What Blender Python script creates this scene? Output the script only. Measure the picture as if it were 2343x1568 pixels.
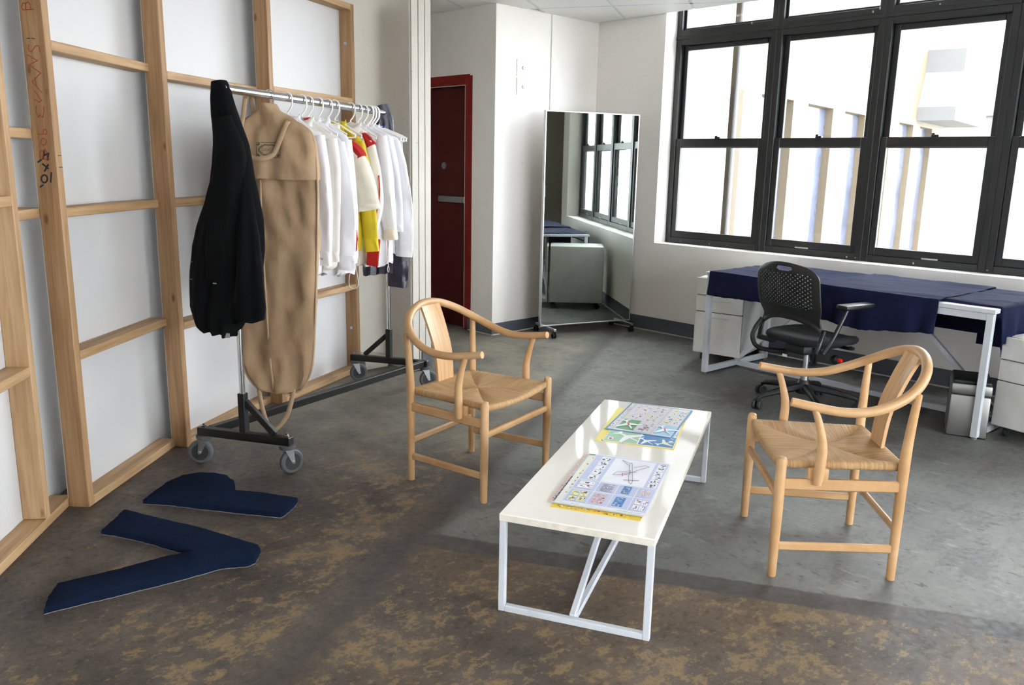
import bpy, bmesh, math, random
from mathutils import Vector, Matrix, noise
random.seed(7)
S = bpy.context.scene
S.cycles.diffuse_bounces = 5; S.cycles.glossy_bounces = 4; S.cycles.max_bounces = 8; S.cycles.transparent_max_bounces = 10; S.cycles.caustics_reflective = False; S.cycles.caustics_refractive = False; S.cycles.adaptive_threshold = .04
C = S.collection
for o in list(bpy.data.objects): bpy.data.objects.remove(o)
PI = math.pi
# ------------------------------------------------------------------ camera
cam = bpy.data.cameras.new('camera'); cam.sensor_width = 36.0; cam.lens = 1890/2343*36; cam.clip_start = .05; cam.clip_end = 300
co = bpy.data.objects.new('camera', cam); C.objects.link(co)
co.matrix_world = Matrix(((0.719925, 0.133523, -0.681087, 0), (-0.693785, 0.165631, -0.700877, 0), (0.019226, 0.977107, 0.211878, 1.45), (0, 0, 0, 1)))
S.camera = co
# ------------------------------------------------------------------ world, sun, exposure
wd = bpy.data.worlds.new('sky'); S.world = wd; wd.use_nodes = True
bg = wd.node_tree.nodes['Background']; bg.inputs[0].default_value = (0.93, 0.945, 1.0, 1); bg.inputs[1].default_value = 4.0
vs = S.view_settings; vs.view_transform = 'Standard'; vs.look = 'None'; vs.exposure = 2.28; vs.gamma = 1; vs.use_curve_mapping = False
# ------------------------------------------------------------------ helpers
def srgb(r, g, b):
    f = lambda c: (c/255/12.92) if c/255 <= .04045 else ((c/255+.055)/1.055)**2.4
    return (f(r), f(g), f(b), 1)
class N:
    def __init__(s, name):
        s.m = bpy.data.materials.new(name); s.m.use_nodes = True; s.t = s.m.node_tree; s.n = s.t.nodes; s.l = s.t.links
        s.b = s.n['Principled BSDF']; s.out = s.n['Material Output']
    def add(s, typ, **kw):
        nd = s.n.new(typ)
        for k, v in kw.items(): setattr(nd, k, v)
        return nd
    def link(s, a, b): s.l.new(a, b)
    def val(s, sock, v):
        if hasattr(v, 'is_output') or isinstance(v, bpy.types.NodeSocket): s.l.new(v, sock)
        else: sock.default_value = v
    def math(s, op, a, b=0.0, clamp=False):
        nd = s.add('ShaderNodeMath', operation=op, use_clamp=clamp); s.val(nd.inputs[0], a); s.val(nd.inputs[1], b); return nd.outputs[0]
    def coord(s, scale=(1, 1, 1), kind='Object', rnd=0):
        tc = s.add('ShaderNodeTexCoord'); mp = s.add('ShaderNodeMapping'); mp.inputs['Scale'].default_value = scale
        s.link(tc.outputs[kind], mp.inputs[0])
        if rnd:
            oi = s.add('ShaderNodeObjectInfo'); k = s.math('MULTIPLY', oi.outputs['Random'], rnd)
            cb = s.add('ShaderNodeCombineXYZ'); [s.link(k, cb.inputs[i]) for i in range(3)]; s.link(cb.outputs[0], mp.inputs['Location'])
        return mp.outputs[0]
    def noise(s, vec, scale=5, detail=4, rough=.55, dist=0):
        nd = s.add('ShaderNodeTexNoise'); nd.inputs['Scale'].default_value = scale; nd.inputs['Detail'].default_value = detail
        nd.inputs['Roughness'].default_value = rough; nd.inputs['Distortion'].default_value = dist; s.link(vec, nd.inputs['Vector']); return nd.outputs[0]
    def ramp(s, fac, stops):
        nd = s.add('ShaderNodeValToRGB'); e = nd.color_ramp.elements
        while len(e) < len(stops): e.new(.5)
        for i, (p, c) in enumerate(stops): e[i].position = p; e[i].color = c
        s.link(fac, nd.inputs[0]); return nd.outputs[0]
    def step(s, v, a, b):
        nd = s.add('ShaderNodeMapRange', interpolation_type='SMOOTHSTEP'); nd.inputs[1].default_value = a; nd.inputs[2].default_value = b; s.link(v, nd.inputs[0]); return nd.outputs[0]
    def mix(s, f, a, b, mode='MIX'):
        nd = s.add('ShaderNodeMix', data_type='RGBA', blend_type=mode); s.val(nd.inputs[0], f); s.val(nd.inputs[6], a); s.val(nd.inputs[7], b); return nd.outputs[2]
    def bump(s, h, strength=.2, dist=.01):
        nd = s.add('ShaderNodeBump'); nd.inputs['Strength'].default_value = strength; nd.inputs['Distance'].default_value = dist; s.link(h, nd.inputs['Height']); s.link(nd.outputs[0], s.b.inputs['Normal'])
    def set(s, **kw):
        for k, v in kw.items(): s.val(s.b.inputs[k.replace('_', ' ')], v)
        return s
MATS = {}
def plain(name, col, rough=.5, metal=0, var=.06, scale=6, bump=0, bscale=60, spec=.5, sheen=0):
    n = N(name); v = n.coord(rnd=40); f = n.noise(v, scale, 4)
    d = tuple(c*(1-var*2) for c in col[:3])+(1,); l = tuple(min(1, c*(1+var)) for c in col[:3])+(1,)
    n.set(Base_Color=n.ramp(f, [(.3, d), (.7, l)]), Roughness=rough, Metallic=metal, Specular_IOR_Level=spec)
    if bump: n.bump(n.noise(n.coord(rnd=40), bscale, 3), bump, .004)
    if sheen: n.set(Sheen_Weight=sheen)
    MATS[name] = n.m; return n.m
def wood(name, c0, c1, c2, rough=.55, along=(1.2, 22, 22), knots=True, bump=.08):
    n = N(name); v = n.coord(along, rnd=60)
    g = n.noise(v, 1.6, 5, .6, .4); col = n.ramp(g, [(.30, c0), (.5, c1), (.72, c2)])
    g2 = n.noise(n.coord((along[0]*2, along[1]*4, along[2]*4), rnd=30), 2.0, 3, .6); col = n.mix(n.step(g2, .45, .75), col, n.mix(.25, col, c0))
    if knots:
        vo = n.add('ShaderNodeTexVoronoi'); vo.inputs['Scale'].default_value = 3.1; n.link(n.coord((1, 2.6, 2.6), rnd=90), vo.inputs['Vector'])
        k = n.step(vo.outputs['Distance'], .10, .03); col = n.mix(n.math('MULTIPLY', k, .75), col, srgb(92, 56, 30))
    n.set(Base_Color=col, Roughness=rough); n.bump(g2, bump, .002); MATS[name] = n.m; return n.m

class MB:
    def __init__(s): s.v = []; s.f = []; s.mi = []
    def add(s, vs_, fs, mat=0):
        o = len(s.v); s.v += [Vector(p) for p in vs_]; s.f += [tuple(i+o for i in f) for f in fs]; s.mi += [mat]*len(fs); return s
    def box(s, c, d, bev=0, rot=None, mat=0):
        hx, hy, hz = d[0]/2, d[1]/2, d[2]/2; b = min(bev, hx*.9, hy*.9, hz*.9); P = []; F = []
        if b <= 0:
            P = [(x*hx, y*hy, z*hz) for x in (-1, 1) for y in (-1, 1) for z in (-1, 1)]
            F = [(0, 1, 3, 2), (4, 6, 7, 5), (0, 4, 5, 1), (2, 3, 7, 6), (0, 2, 6, 4), (1, 5, 7, 3)]
        else:
            bm = bmesh.new(); bmesh.ops.create_cube(bm, size=1)
            for q in bm.verts: q.co = Vector((q.co.x*2*hx, q.co.y*2*hy, q.co.z*2*hz))
            bmesh.ops.bevel(bm, geom=list(bm.edges)+list(bm.verts), offset=b, segments=2 if b > .006 else 1, affect='EDGES', profile=.5)
            bm.verts.index_update(); P = [tuple(q.co) for q in bm.verts]; F = [tuple(q.index for q in f.verts) for f in bm.faces]; bm.free()
        Rm = rot if rot is not None else Matrix.Identity(3); c = Vector(c)
        return s.add([Rm @ Vector(p)+c for p in P], F, mat)
    def bar(s, p, q, w, h, bev=.002, mat=0, up=(0, 0, 1)):
        p, q = Vector(p), Vector(q); x = (q-p); L = x.length; x.normalize(); u = Vector(up)
        if abs(x.dot(u)) > .98: u = Vector((0, 1, 0))
        y = u.cross(x).normalized(); z = x.cross(y)
        return s.box((p+q)/2, (L, w, h), bev, Matrix((x, y, z)).transposed(), mat)
    def tube(s, pts, r, n=10, cap=True, mat=0, closed=False, ratio=1.0):
        pts = [Vector(p) for p in pts]; m = len(pts); rs = r if isinstance(r, (list, tuple)) else [r]*m
        T = []
        for i in range(m):
            a = pts[(i-1) % m] if (closed or i > 0) else pts[0]; b = pts[(i+1) % m] if (closed or i < m-1) else pts[-1]; T.append((b-a).normalized())
        u = Vector((0, 0, 1)) if abs(T[0].z) < .9 else Vector((1, 0, 0)); nrm = (u-T[0]*u.dot(T[0])).normalized(); V = []
        for i in range(m):
            nrm = (nrm-T[i]*nrm.dot(T[i])).normalized(); bn = T[i].cross(nrm)
            for k in range(n):
                a = 2*PI*k/n; V.append(pts[i]+(nrm*math.cos(a)+bn*math.sin(a)*ratio)*rs[i])
        F = []
        for i in range(m if closed else m-1):
            j = (i+1) % m
            for k in range(n): F.append((i*n+k, i*n+(k+1) % n, j*n+(k+1) % n, j*n+k))
        if cap and not closed: F += [tuple(range(n-1, -1, -1)), tuple((m-1)*n+k for k in range(n))]
        return s.add(V, F, mat)
    def prism(s, poly, z0, z1, mat=0, M=None, cham=0):
        n = len(poly); M = M or Matrix.Identity(4); rings = [[(x, y, z0) for x, y in poly], [(x, y, z1-cham) for x, y in poly]]
        if cham:
            ins = []
            for i in range(n):
                a, b, c = Vector(poly[i-1]), Vector(poly[i]), Vector(poly[(i+1) % n]); e1 = (b-a).normalized(); e2 = (c-b).normalized()
                nn = Vector((-(e1.y+e2.y), e1.x+e2.x)); nn = nn.normalized() if nn.length > 1e-6 else Vector((-e1.y, e1.x)); ins.append(b+nn*cham*(1 if area(poly) > 0 else -1))
            rings.append([(q.x, q.y, z1) for q in ins])
        V = [M @ Vector(p) for r in rings for p in r]; F = []
        for k in range(len(rings)-1):
            for i in range(n): F.append((k*n+i, k*n+(i+1) % n, (k+1)*n+(i+1) % n, (k+1)*n+i))
        F += [tuple(range(n-1, -1, -1)), tuple((len(rings)-1)*n+i for i in range(n))]
        return s.add(V, F, mat)
    def lathe(s, prof, n=16, c=(0, 0, 0), axis='Z', mat=0):
        V = []; F = []; m = len(prof); c = Vector(c)
        for r, z in prof:
            for k in range(n):
                a = 2*PI*k/n; p = (r*math.cos(a), r*math.sin(a), z)
                if axis == 'X': p = (p[2], p[0], p[1])
                if axis == 'Y': p = (p[0], p[2], -p[1])
                V.append(Vector(p)+c)
        for i in range(m-1):
            for k in range(n): F.append((i*n+k, i*n+(k+1) % n, (i+1)*n+(k+1) % n, (i+1)*n+k))
        F += [tuple(range(n-1, -1, -1)), tuple((m-1)*n+k for k in range(n))]
        return s.add(V, F, mat)
    def grid(s, rows, closed=False, mat=0):
        n = len(rows[0]); V = [p for r in rows for p in r]; F = []
        for i in range(len(rows)-1):
            for k in range(n if closed else n-1): F.append((i*n+k, i*n+(k+1) % n, (i+1)*n+(k+1) % n, (i+1)*n+k))
        return s.add(V, F, mat)
    def build(s, name, mats, parent=None, loc=(0, 0, 0), rz=0, smooth=35, label=None, solid=0, subd=0, matrix=None):
        me = bpy.data.meshes.new(name); me.from_pydata([tuple(p) for p in s.v], [], s.f)
        mats = mats if isinstance(mats, (list, tuple)) else [mats]
        for m in mats: me.materials.append(MATS[m] if isinstance(m, str) else m)
        me.polygons.foreach_set('material_index', s.mi)
        bm = bmesh.new(); bm.from_mesh(me); bmesh.ops.recalc_face_normals(bm, faces=bm.faces); bm.to_mesh(me); bm.free()
        if smooth:
            me.polygons.foreach_set('use_smooth', [True]*len(me.polygons)); me.set_sharp_from_angle(angle=math.radians(smooth))
        me.update(); o = bpy.data.objects.new(name, me); C.objects.link(o)
        if matrix is not None: o.matrix_local = matrix
        else: o.location = loc; o.rotation_euler = (0, 0, rz)
        if parent: o.parent = parent
        if label: o['label'] = label
        if solid: q = o.modifiers.new('s', 'SOLIDIFY'); q.thickness = solid; q.offset = 0
        if subd: q = o.modifiers.new('d', 'SUBSURF'); q.levels = subd; q.render_levels = subd
        return o
def area(p): return sum(p[i][0]*p[(i+1) % len(p)][1]-p[(i+1) % len(p)][0]*p[i][1] for i in range(len(p)))/2
def thing(name, label, cat, loc=(0, 0, 0), rz=0, group=None):
    o = bpy.data.objects.new(name, None); C.objects.link(o); o.location = loc; o.rotation_euler = (0, 0, rz); o.empty_display_size = .1
    return tag(o, label, cat, group)
def tag(o, label, cat, group=None):
    o['label'] = label; o['category'] = cat
    if group: o['group'] = group
    return o
def struct(o): o['kind'] = 'structure'; return o
def beam(name, p, q, w, h, mat, parent, up=(0, 0, 1), bev=.003, label=None):
    """timber along its own local X so the grain follows it"""
    p, q = Vector(p), Vector(q); x = (q-p); L = x.length; x.normalize(); u = Vector(up)
    if abs(x.dot(u)) > .98: u = Vector((0, 1, 0))
    y = u.cross(x).normalized(); z = x.cross(y)
    M = Matrix.Translation((p+q)/2) @ Matrix((x, y, z)).transposed().to_4x4()
    return MB().box((0, 0, 0), (L, w, h), bev).build(name, mat, parent, matrix=M, label=label)
def smoothpath(pts, k=6):
    P = [Vector(p) for p in pts]; out = []
    for i in range(len(P)-1):
        a = P[i-1] if i > 0 else P[0]*2-P[1]; b, c = P[i], P[i+1]; d = P[i+2] if i+2 < len(P) else P[-1]*2-P[-2]
        for j in range(k):
            t = j/k; out.append(.5*((2*b)+(c-a)*t+(2*a-5*b+4*c-d)*t*t+(3*b-a-3*c+d)*t**3))
    return out+[P[-1]]
# ------------------------------------------------------------------ materials
def wallmat(name, base, dirt, amt=.35, bump=.25):
    n = N(name); v = n.coord(); f = n.noise(v, 1.3, 4, .65); col = n.ramp(f, [(.3, tuple(c*.93 for c in base[:3])+(1,)), (.7, base)])
    f2 = n.noise(n.coord(), 14, 4, .7); col = n.mix(n.math('MULTIPLY', n.step(f2, .66, .74), amt), col, dirt)
    n.set(Base_Color=col, Roughness=.6); n.bump(n.noise(n.coord(), 38, 3, .6), bump, .006); MATS[name] = n.m
wallmat('white_plaster', srgb(238, 234, 228), srgb(176, 168, 156), .25)
wallmat('old_white_paint', srgb(196, 191, 180), srgb(120, 112, 100), .5, .5)
wallmat('dark_concrete', srgb(104, 98, 86), srgb(56, 52, 46), .8, .6)
wallmat('panel_white', srgb(208, 207, 206), srgb(196, 192, 186), .15, .05)
wallmat('ceiling_tile_mat', srgb(234, 234, 232), srgb(188, 188, 186), .3, .15)
wallmat('cream_render', srgb(108, 96, 75), srgb(94, 82, 62), .3, .1)
wallmat('pale_render', srgb(110, 111, 112), srgb(96, 95, 92), .3, .1)
plain('baseboard_grey', srgb(84, 88, 94), .5)
plain('black_frame', srgb(30, 30, 30), .42, var=.15, scale=9)
plain('chip_white', srgb(190, 186, 178), .7)
plain('red_paint', srgb(128, 20, 14), .42, var=.1)
plain('dark_red_paint', srgb(74, 10, 8), .45, var=.1)
plain('white_metal', srgb(204, 208, 214), .35)
plain('cabinet_white', srgb(222, 220, 215), .4)
plain('cabinet_side', srgb(205, 204, 200), .45)
plain('dark_gap', srgb(40, 40, 40), .7)
plain('tabletop_white', srgb(240, 236, 227), .05, var=.015)
plain('table_edge', srgb(222, 216, 202), .4, var=.08, scale=30)
plain('chrome', (.60, .61, .63, 1), .14, 1, var=.02)
plain('steel', (.36, .36, .35, 1), .48, 1, var=.05)
plain('zinc', (.55, .56, .57, 1), .35, 1)
plain('black_metal', srgb(12, 12, 13), .4, var=.2)
plain('black_plastic', srgb(26, 27, 28), .45, var=.1)
plain('black_mesh_fabric', srgb(20, 21, 25), .8, var=.2, bump=.3, bscale=300)
plain('grey_rubber', srgb(84, 88, 90), .6)
plain('dark_rubber', srgb(44, 46, 48), .6)
plain('red_plastic', srgb(214, 22, 24), .4)
plain('white_plastic', srgb(238, 236, 233), .35, var=.02)
plain('white_cotton', srgb(224, 223, 226), .8, var=.03, bump=.12, bscale=420)
plain('warm_white_cotton', srgb(222, 216, 208), .8, var=.03, bump=.12, bscale=420)
plain('cream_cotton', srgb(226, 218, 199), .8, var=.03, bump=.15, bscale=400)
plain('yellow_cotton', srgb(198, 176, 22), .8, var=.08, bump=.15, bscale=400)
plain('red_cotton', srgb(176, 20, 18), .75, var=.06, bump=.12, bscale=400)
plain('blue_cotton', srgb(28, 52, 150), .75)
plain('black_wool', srgb(9, 10, 13), .95, var=.2, bump=.25, bscale=500, spec=.15)
plain('lining_grey', srgb(150, 150, 150), .7)
plain('leather_plum', srgb(46, 42, 58), .38, var=.3, scale=18, bump=.5, bscale=38)
n = N('canvas_tan'); f = n.noise(n.coord((1, 1, .5)), 5, 5, .6); cc = n.ramp(f, [(.3, srgb(152, 124, 94)), (.6, srgb(174, 146, 114)), (.8, srgb(186, 160, 130))])
n.set(Base_Color=cc, Roughness=.85); n.bump(n.noise(n.coord((1, 1, .7)), 11, 6, .62), .45, .012); MATS['canvas_tan'] = n.m
plain('canvas_pale', srgb(186, 160, 128), .85, bump=.2, bscale=200)
plain('stamp_ink', srgb(78, 84, 62), .8)
plain('navy_cloth', srgb(27, 31, 58), .95, var=.12, scale=9, bump=.18, bscale=120, spec=.12)
n = N('navy_carpet'); f = n.noise(n.coord(), 7, 4); f3 = n.noise(n.coord(), 520, 3, .8)
n.set(Base_Color=n.mix(n.step(f3, .3, .7), n.ramp(f, [(.3, srgb(17, 25, 42)), (.7, srgb(25, 35, 58))]), srgb(33, 47, 74)), Roughness=1.0, Specular_IOR_Level=.05); n.bump(f3, .9, .006); MATS['navy_carpet'] = n.m
plain('carpet_backing', srgb(128, 126, 122), .9)
wood('pine', srgb(152, 117, 80), srgb(177, 144, 105), srgb(192, 162, 124), .6)
wood('pine_dark', srgb(136, 100, 66), srgb(160, 125, 88), srgb(176, 143, 106), .6)
wood('beech', srgb(178, 136, 90), srgb(194, 154, 108), srgb(204, 167, 124), .42, (3, 3, 3), False, .02)
wood('beech_splat', srgb(180, 138, 92), srgb(198, 158, 113), srgb(208, 171, 128), .45, (3, 60, 3), False, .05)
def cord(name, axis):
    n = N(name); tc = n.add('ShaderNodeTexCoord'); sp = n.add('ShaderNodeSeparateXYZ'); n.link(tc.outputs['Object'], sp.inputs[0])
    wob = n.noise(n.coord((9, 9, 9)), 2, 3); p = n.math('ADD', sp.outputs[axis], n.math('MULTIPLY', wob, .006))
    w = n.math('SINE', n.math('MULTIPLY', p, 2*PI/.0042)); g = n.noise(n.coord((4, 160, 4) if axis == 1 else (160, 4, 4)), 1.5, 4)
    col = n.ramp(g, [(.3, srgb(166, 128, 82)), (.55, srgb(194, 157, 110)), (.75, srgb(210, 176, 132))]); col = n.mix(n.math('MULTIPLY', n.step(w, .2, -.9), .45), col, srgb(140, 100, 58))
    n.set(Base_Color=col, Roughness=.75); n.bump(w, .5, .0015); MATS[name] = n.m
cord('paper_cord_across', 1); cord('paper_cord_along', 0)
# glass: fresnel mix of transparency and reflection, thin dirt film
def glassmat(name, tint, film=.05, filmcol=(.8, .85, .9, 1)):
    n = N(name); n.n.remove(n.b); tr = n.add('ShaderNodeBsdfTransparent'); tr.inputs[0].default_value = tint
    gl = n.add('ShaderNodeBsdfGlossy'); gl.inputs['Roughness'].default_value = .02; fr = n.add('ShaderNodeFresnel'); ge = n.add('ShaderNodeNewGeometry'); n.link(n.math('SUBTRACT', 1.45, n.math('MULTIPLY', ge.outputs['Backfacing'], 1.45-1/1.45)), fr.inputs[0])
    mx = n.add('ShaderNodeMixShader'); n.link(fr.outputs[0], mx.inputs[0]); n.link(tr.outputs[0], mx.inputs[1]); n.link(gl.outputs[0], mx.inputs[2])
    df = n.add('ShaderNodeBsdfDiffuse'); df.inputs[0].default_value = filmcol; m2 = n.add('ShaderNodeMixShader')
    f = n.math('MULTIPLY', n.step(n.noise(n.coord(), 3, 5, .6), .35, .8), film); n.link(f, m2.inputs[0]); n.link(mx.outputs[0], m2.inputs[1]); n.link(df.outputs[0], m2.inputs[2])
    n.link(m2.outputs[0], n.out.inputs[0]); MATS[name] = n.m
glassmat('window_glass', (.96, .98, .98, 1), .05)
n = N('mirror_glass'); n.set(Base_Color=(.66, .73, .68, 1), Metallic=1.0, Roughness=.015); f = n.noise(n.coord(), 3, 4); n.val(n.b.inputs['Roughness'], n.ramp(f, [(.3, (.01, .01, .01, 1)), (.8, (.03, .03, .03, 1))])); MATS['mirror_glass'] = n.m
n = N('far_glass'); f = n.noise(n.coord(), 1.2, 5, .6); n.set(Base_Color=n.ramp(f, [(.3, srgb(58, 62, 78)), (.6, srgb(84, 90, 108)), (.8, srgb(110, 116, 130))]), Roughness=.15); MATS['far_glass'] = n.m
# floor: worn painted concrete, old room outline running at 29 degrees
n = N('floor_concrete'); tc = n.add('ShaderNodeTexCoord'); P = tc.outputs['Object']
def dot(v):
    d = n.add('ShaderNodeVectorMath', operation='DOT_PRODUCT'); n.link(P, d.inputs[0]); d.inputs[1].default_value = v; return d.outputs['Value']
ca, sa = math.cos(math.radians(29.3)), math.sin(math.radians(29.3))
edge = n.math('MULTIPLY', n.math('SUBTRACT', n.noise(n.coord(), 12, 5, .75), .5), .035)
a = n.math('ADD', dot((ca, sa, 0)), edge); b = n.math('ADD', dot((-sa, ca, 0)), edge)
inv = lambda v: n.math('SUBTRACT', 1.0, v)
mul = lambda *v: v[0] if len(v) == 1 else n.math('MULTIPLY', v[0], mul(*v[1:]))
n0 = n.noise(n.coord(), .8, 6, .6); n1 = n.noise(n.coord((1.1, .9, 1)), 2.4, 7, .70); n2 = n.noise(n.coord((1, 1, 1.3)), 7.5, 5, .74); fine = n.noise(n.coord(), 34, 5, .72); spk = n.noise(n.coord(), 110, 2, .65); str_ = n.noise(n.coord((2.2, .55, 1)), 6, 5, .74)
inner = mul(inv(n.step(b, 1.18, 1.205)), inv(n.step(a, 2.725, 2.745)))
nearb = mul(n.step(b, 1.325, 1.35), inv(n.step(b, 1.45, 2.4)))
zone = n.math('ADD', n.math('MULTIPLY', inner, .050), n.math('MULTIPLY', nearb, .052))
brown = n.ramp(n1, [(.30, srgb(56, 51, 48)), (.45, srgb(74, 67, 62)), (.56, srgb(90, 82, 74)), (.70, srgb(110, 100, 89))])
brown = n.mix(mul(n.step(n0, .36, .58), inner, .7), brown, srgb(114, 93, 71))
n4 = n.noise(n.coord((.85, 1.2, 1)), 14, 6, .76)
om = n.math('ADD', n.math('ADD', n.math('MULTIPLY', n4, .44), n.math('MULTIPLY', n1, .26)), n.math('ADD', n.math('MULTIPLY', fine, .30), zone))
ochw = n.step(om, .556, .596)
brown = n.mix(mul(ochw, .8), brown, n.ramp(fine, [(.35, srgb(118, 97, 70)), (.65, srgb(160, 135, 98))]))
brown = n.mix(mul(n.step(fine, .50, .64), .5), brown, srgb(46, 43, 42))
brown = n.mix(mul(n.step(n.noise(n.coord(), 52, 3, .6), .59, .68), .35), brown, srgb(116, 106, 92))
brown = n.mix(mul(n.step(spk, .64, .72), .4), brown, srgb(138, 128, 112))
grey = n.ramp(n1, [(.30, srgb(92, 91, 87)), (.5, srgb(106, 106, 101)), (.70, srgb(118, 118, 112))])
grey = n.mix(mul(n.step(n.math('ADD', n.math('MULTIPLY', n2, .6), n.math('MULTIPLY', n0, .4)), .52, .60), .5), grey, srgb(78, 74, 71))
grey = n.mix(mul(n.step(n.noise(n.coord((1.5, .8, 1)), 17, 3, .55), .645, .675), .65), grey, srgb(60, 57, 56))
grey = n.mix(mul(n.step(n.noise(n.coord((.8, 1.2, 1)), 3.2, 6, .78), .53, .60), .55), grey, srgb(80, 75, 73))
grey = n.mix(mul(n.step(fine, .56, .68), .35), grey, srgb(76, 74, 72))
grey = n.mix(mul(n.step(str_, .585, .68), .5), grey, srgb(142, 142, 139))
grey = n.mix(mul(n.step(spk, .66, .73), .3), grey, srgb(150, 148, 144))
band = n.ramp(n2, [(.32, srgb(58, 54, 53)), (.68, srgb(82, 76, 72))])
far = n.ramp(n1, [(.30, srgb(84, 80, 74)), (.5, srgb(112, 108, 98)), (.70, srgb(132, 126, 112))]); far = n.mix(mul(ochw, .45), far, srgb(136, 127, 102)); far = n.mix(mul(n.step(n2, .54, .64), .4), far, srgb(66, 63, 62))
isg = mul(n.step(a, 2.835, 2.855), inv(n.step(b, 1.10, 1.19)))
isband_b = mul(n.step(b, 1.08, 1.2), inv(n.step(b, 1.20, 1.345)))
isband_a = mul(n.step(a, 2.725, 2.745), inv(n.step(a, 2.835, 2.855)), inv(n.step(b, 1.2, 1.345)))
isfar = mul(n.step(a, 3.0, 4.4), n.step(b, 1.185, 1.2), inv(n.step(a, 6.72, 6.85)))
isfar2 = mul(n.step(a, 6.72, 6.85), n.step(b, 1.1, 1.2))
col = n.mix(isfar, brown, far); col = n.mix(n.math('MAXIMUM', isg, mul(isfar2, .8)), col, grey); col = n.mix(n.math('MAXIMUM', mul(isband_b, .75), mul(isband_a, .9)), col, band)
# hairline cracks
vo = n.add('ShaderNodeTexVoronoi', feature='DISTANCE_TO_EDGE'); vo.inputs['Scale'].default_value = .55; wv = n.add('ShaderNodeVectorMath', operation='ADD'); n.link(P, wv.inputs[0])
nv = n.add('ShaderNodeTexNoise'); nv.inputs['Scale'].default_value = 2.2; nv.inputs['Detail'].default_value = 3; n.link(P, nv.inputs['Vector']); sc = n.add('ShaderNodeVectorMath', operation='SCALE'); sc.inputs['Scale'].default_value = .7; n.link(nv.outputs['Color'], sc.inputs[0]); n.link(sc.outputs[0], wv.inputs[1]); n.link(wv.outputs[0], vo.inputs['Vector'])
crk = n.step(vo.outputs['Distance'], .0045, .0012); col = n.mix(n.math('MULTIPLY', crk, .18), col, srgb(48, 44, 42))
n.set(Base_Color=col, Roughness=n.ramp(fine, [(.3, (.44, .44, .44, 1)), (.7, (.66, .66, .66, 1))]), Specular_IOR_Level=.4)
n.bump(n.noise(n.coord(), 30, 3, .7), .16, .005); MATS['floor_concrete'] = n.m
plain('street_grey', srgb(150, 148, 142), .9)
# ------------------------------------------------------------------ the setting
struct(MB().box((1.25, 2.4, -.1), (10.1, 13.6, .2)).build('floor', 'floor_concrete', smooth=0))
CEIL = 2.69; XW = 5.985; YP = 5.12; XD = 4.73
ceil = struct(MB().box((1.17, 2.4, 2.82), (9.54, 13.6, .2)).box((6.09, 2.4, 3.27), (.32, 13.6, .1)).box((5.915, 2.4, 3.0), (.05, 13.6, .56)).build('ceiling', 'white_plaster', smooth=0))
def clip(poly, x0, x1, y0, y1):
    for ax, v, sg in ((0, x0, 1), (0, x1, -1), (1, y0, 1), (1, y1, -1)):
        out = []
        for i in range(len(poly)):
            p, q = poly[i-1], poly[i]; dp, dq = (p[ax]-v)*sg, (q[ax]-v)*sg
            if dp >= 0 > dq or dq >= 0 > dp:
                t = dp/(dp-dq); out.append((p[0]+(q[0]-p[0])*t, p[1]+(q[1]-p[1])*t))
            if dq >= 0: out.append(q)
        poly = out
        if len(poly) < 3: return []
    return poly
rot = lambda x, y: (x*ca-y*sa, x*sa+y*ca)
a0 = 5.195*ca+4.369*sa; b0 = -5.195*sa+4.369*ca
for i in range(-11, 5):
    for j in range(-12, 13):
        A0, B0 = a0+.25+i*1.22, b0+j*.61
        q = [rot(A0+.008, B0+.008), rot(A0+1.212, B0+.008), rot(A0+1.212, B0+.602), rot(A0+.008, B0+.602)]
        for k, (x0, x1, y0, y1) in enumerate(((-3.4, 5.94, -4.1, YP), (3.6, XD, YP, 8.9))):
            p = clip(q, x0+.004, x1-.004, y0+.004, y1-.004)
            if len(p) > 2 and abs(area(p)) > .02:
                cx_ = sum(v[0] for v in p)/len(p); cy_ = sum(v[1] for v in p)/len(p)
                MB().prism([(x-cx_, y-cy_) for x, y in p], 0, .02).build('ceiling_tile', 'ceiling_tile_mat', ceil, (cx_, cy_, CEIL), smooth=0)
# keep only the grid inside the room
gm = MB()
for (p0, p1) in [((rot(a0+.25+i*1.22, -9)), rot(a0+.25+i*1.22, 9)) for i in range(-11, 6)]+[(rot(-9, b0+j*.61), rot(11, b0+j*.61)) for j in range(-12, 14)]:
    for (x0, x1, y0, y1) in ((-3.4, 5.94, -4.1, YP), (3.6, XD, YP, 8.9)):
        t0, t1 = 0., 1.
        for ax, lo, hi in ((0, x0, x1), (1, y0, y1)):
            d = p1[ax]-p0[ax]; u, v = sorted(((lo-p0[ax])/d, (hi-p0[ax])/d)); t0 = max(t0, u); t1 = min(t1, v)
        if t1 > t0+.01:
            f_ = lambda t: (p0[0]+(p1[0]-p0[0])*t, p0[1]+(p1[1]-p0[1])*t, CEIL+.003)
            gm.bar(f_(t0+.002), f_(t1-.002), .022, .008, 0)
gm.build('ceiling_grid', 'white_metal', ceil, smooth=0)
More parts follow.
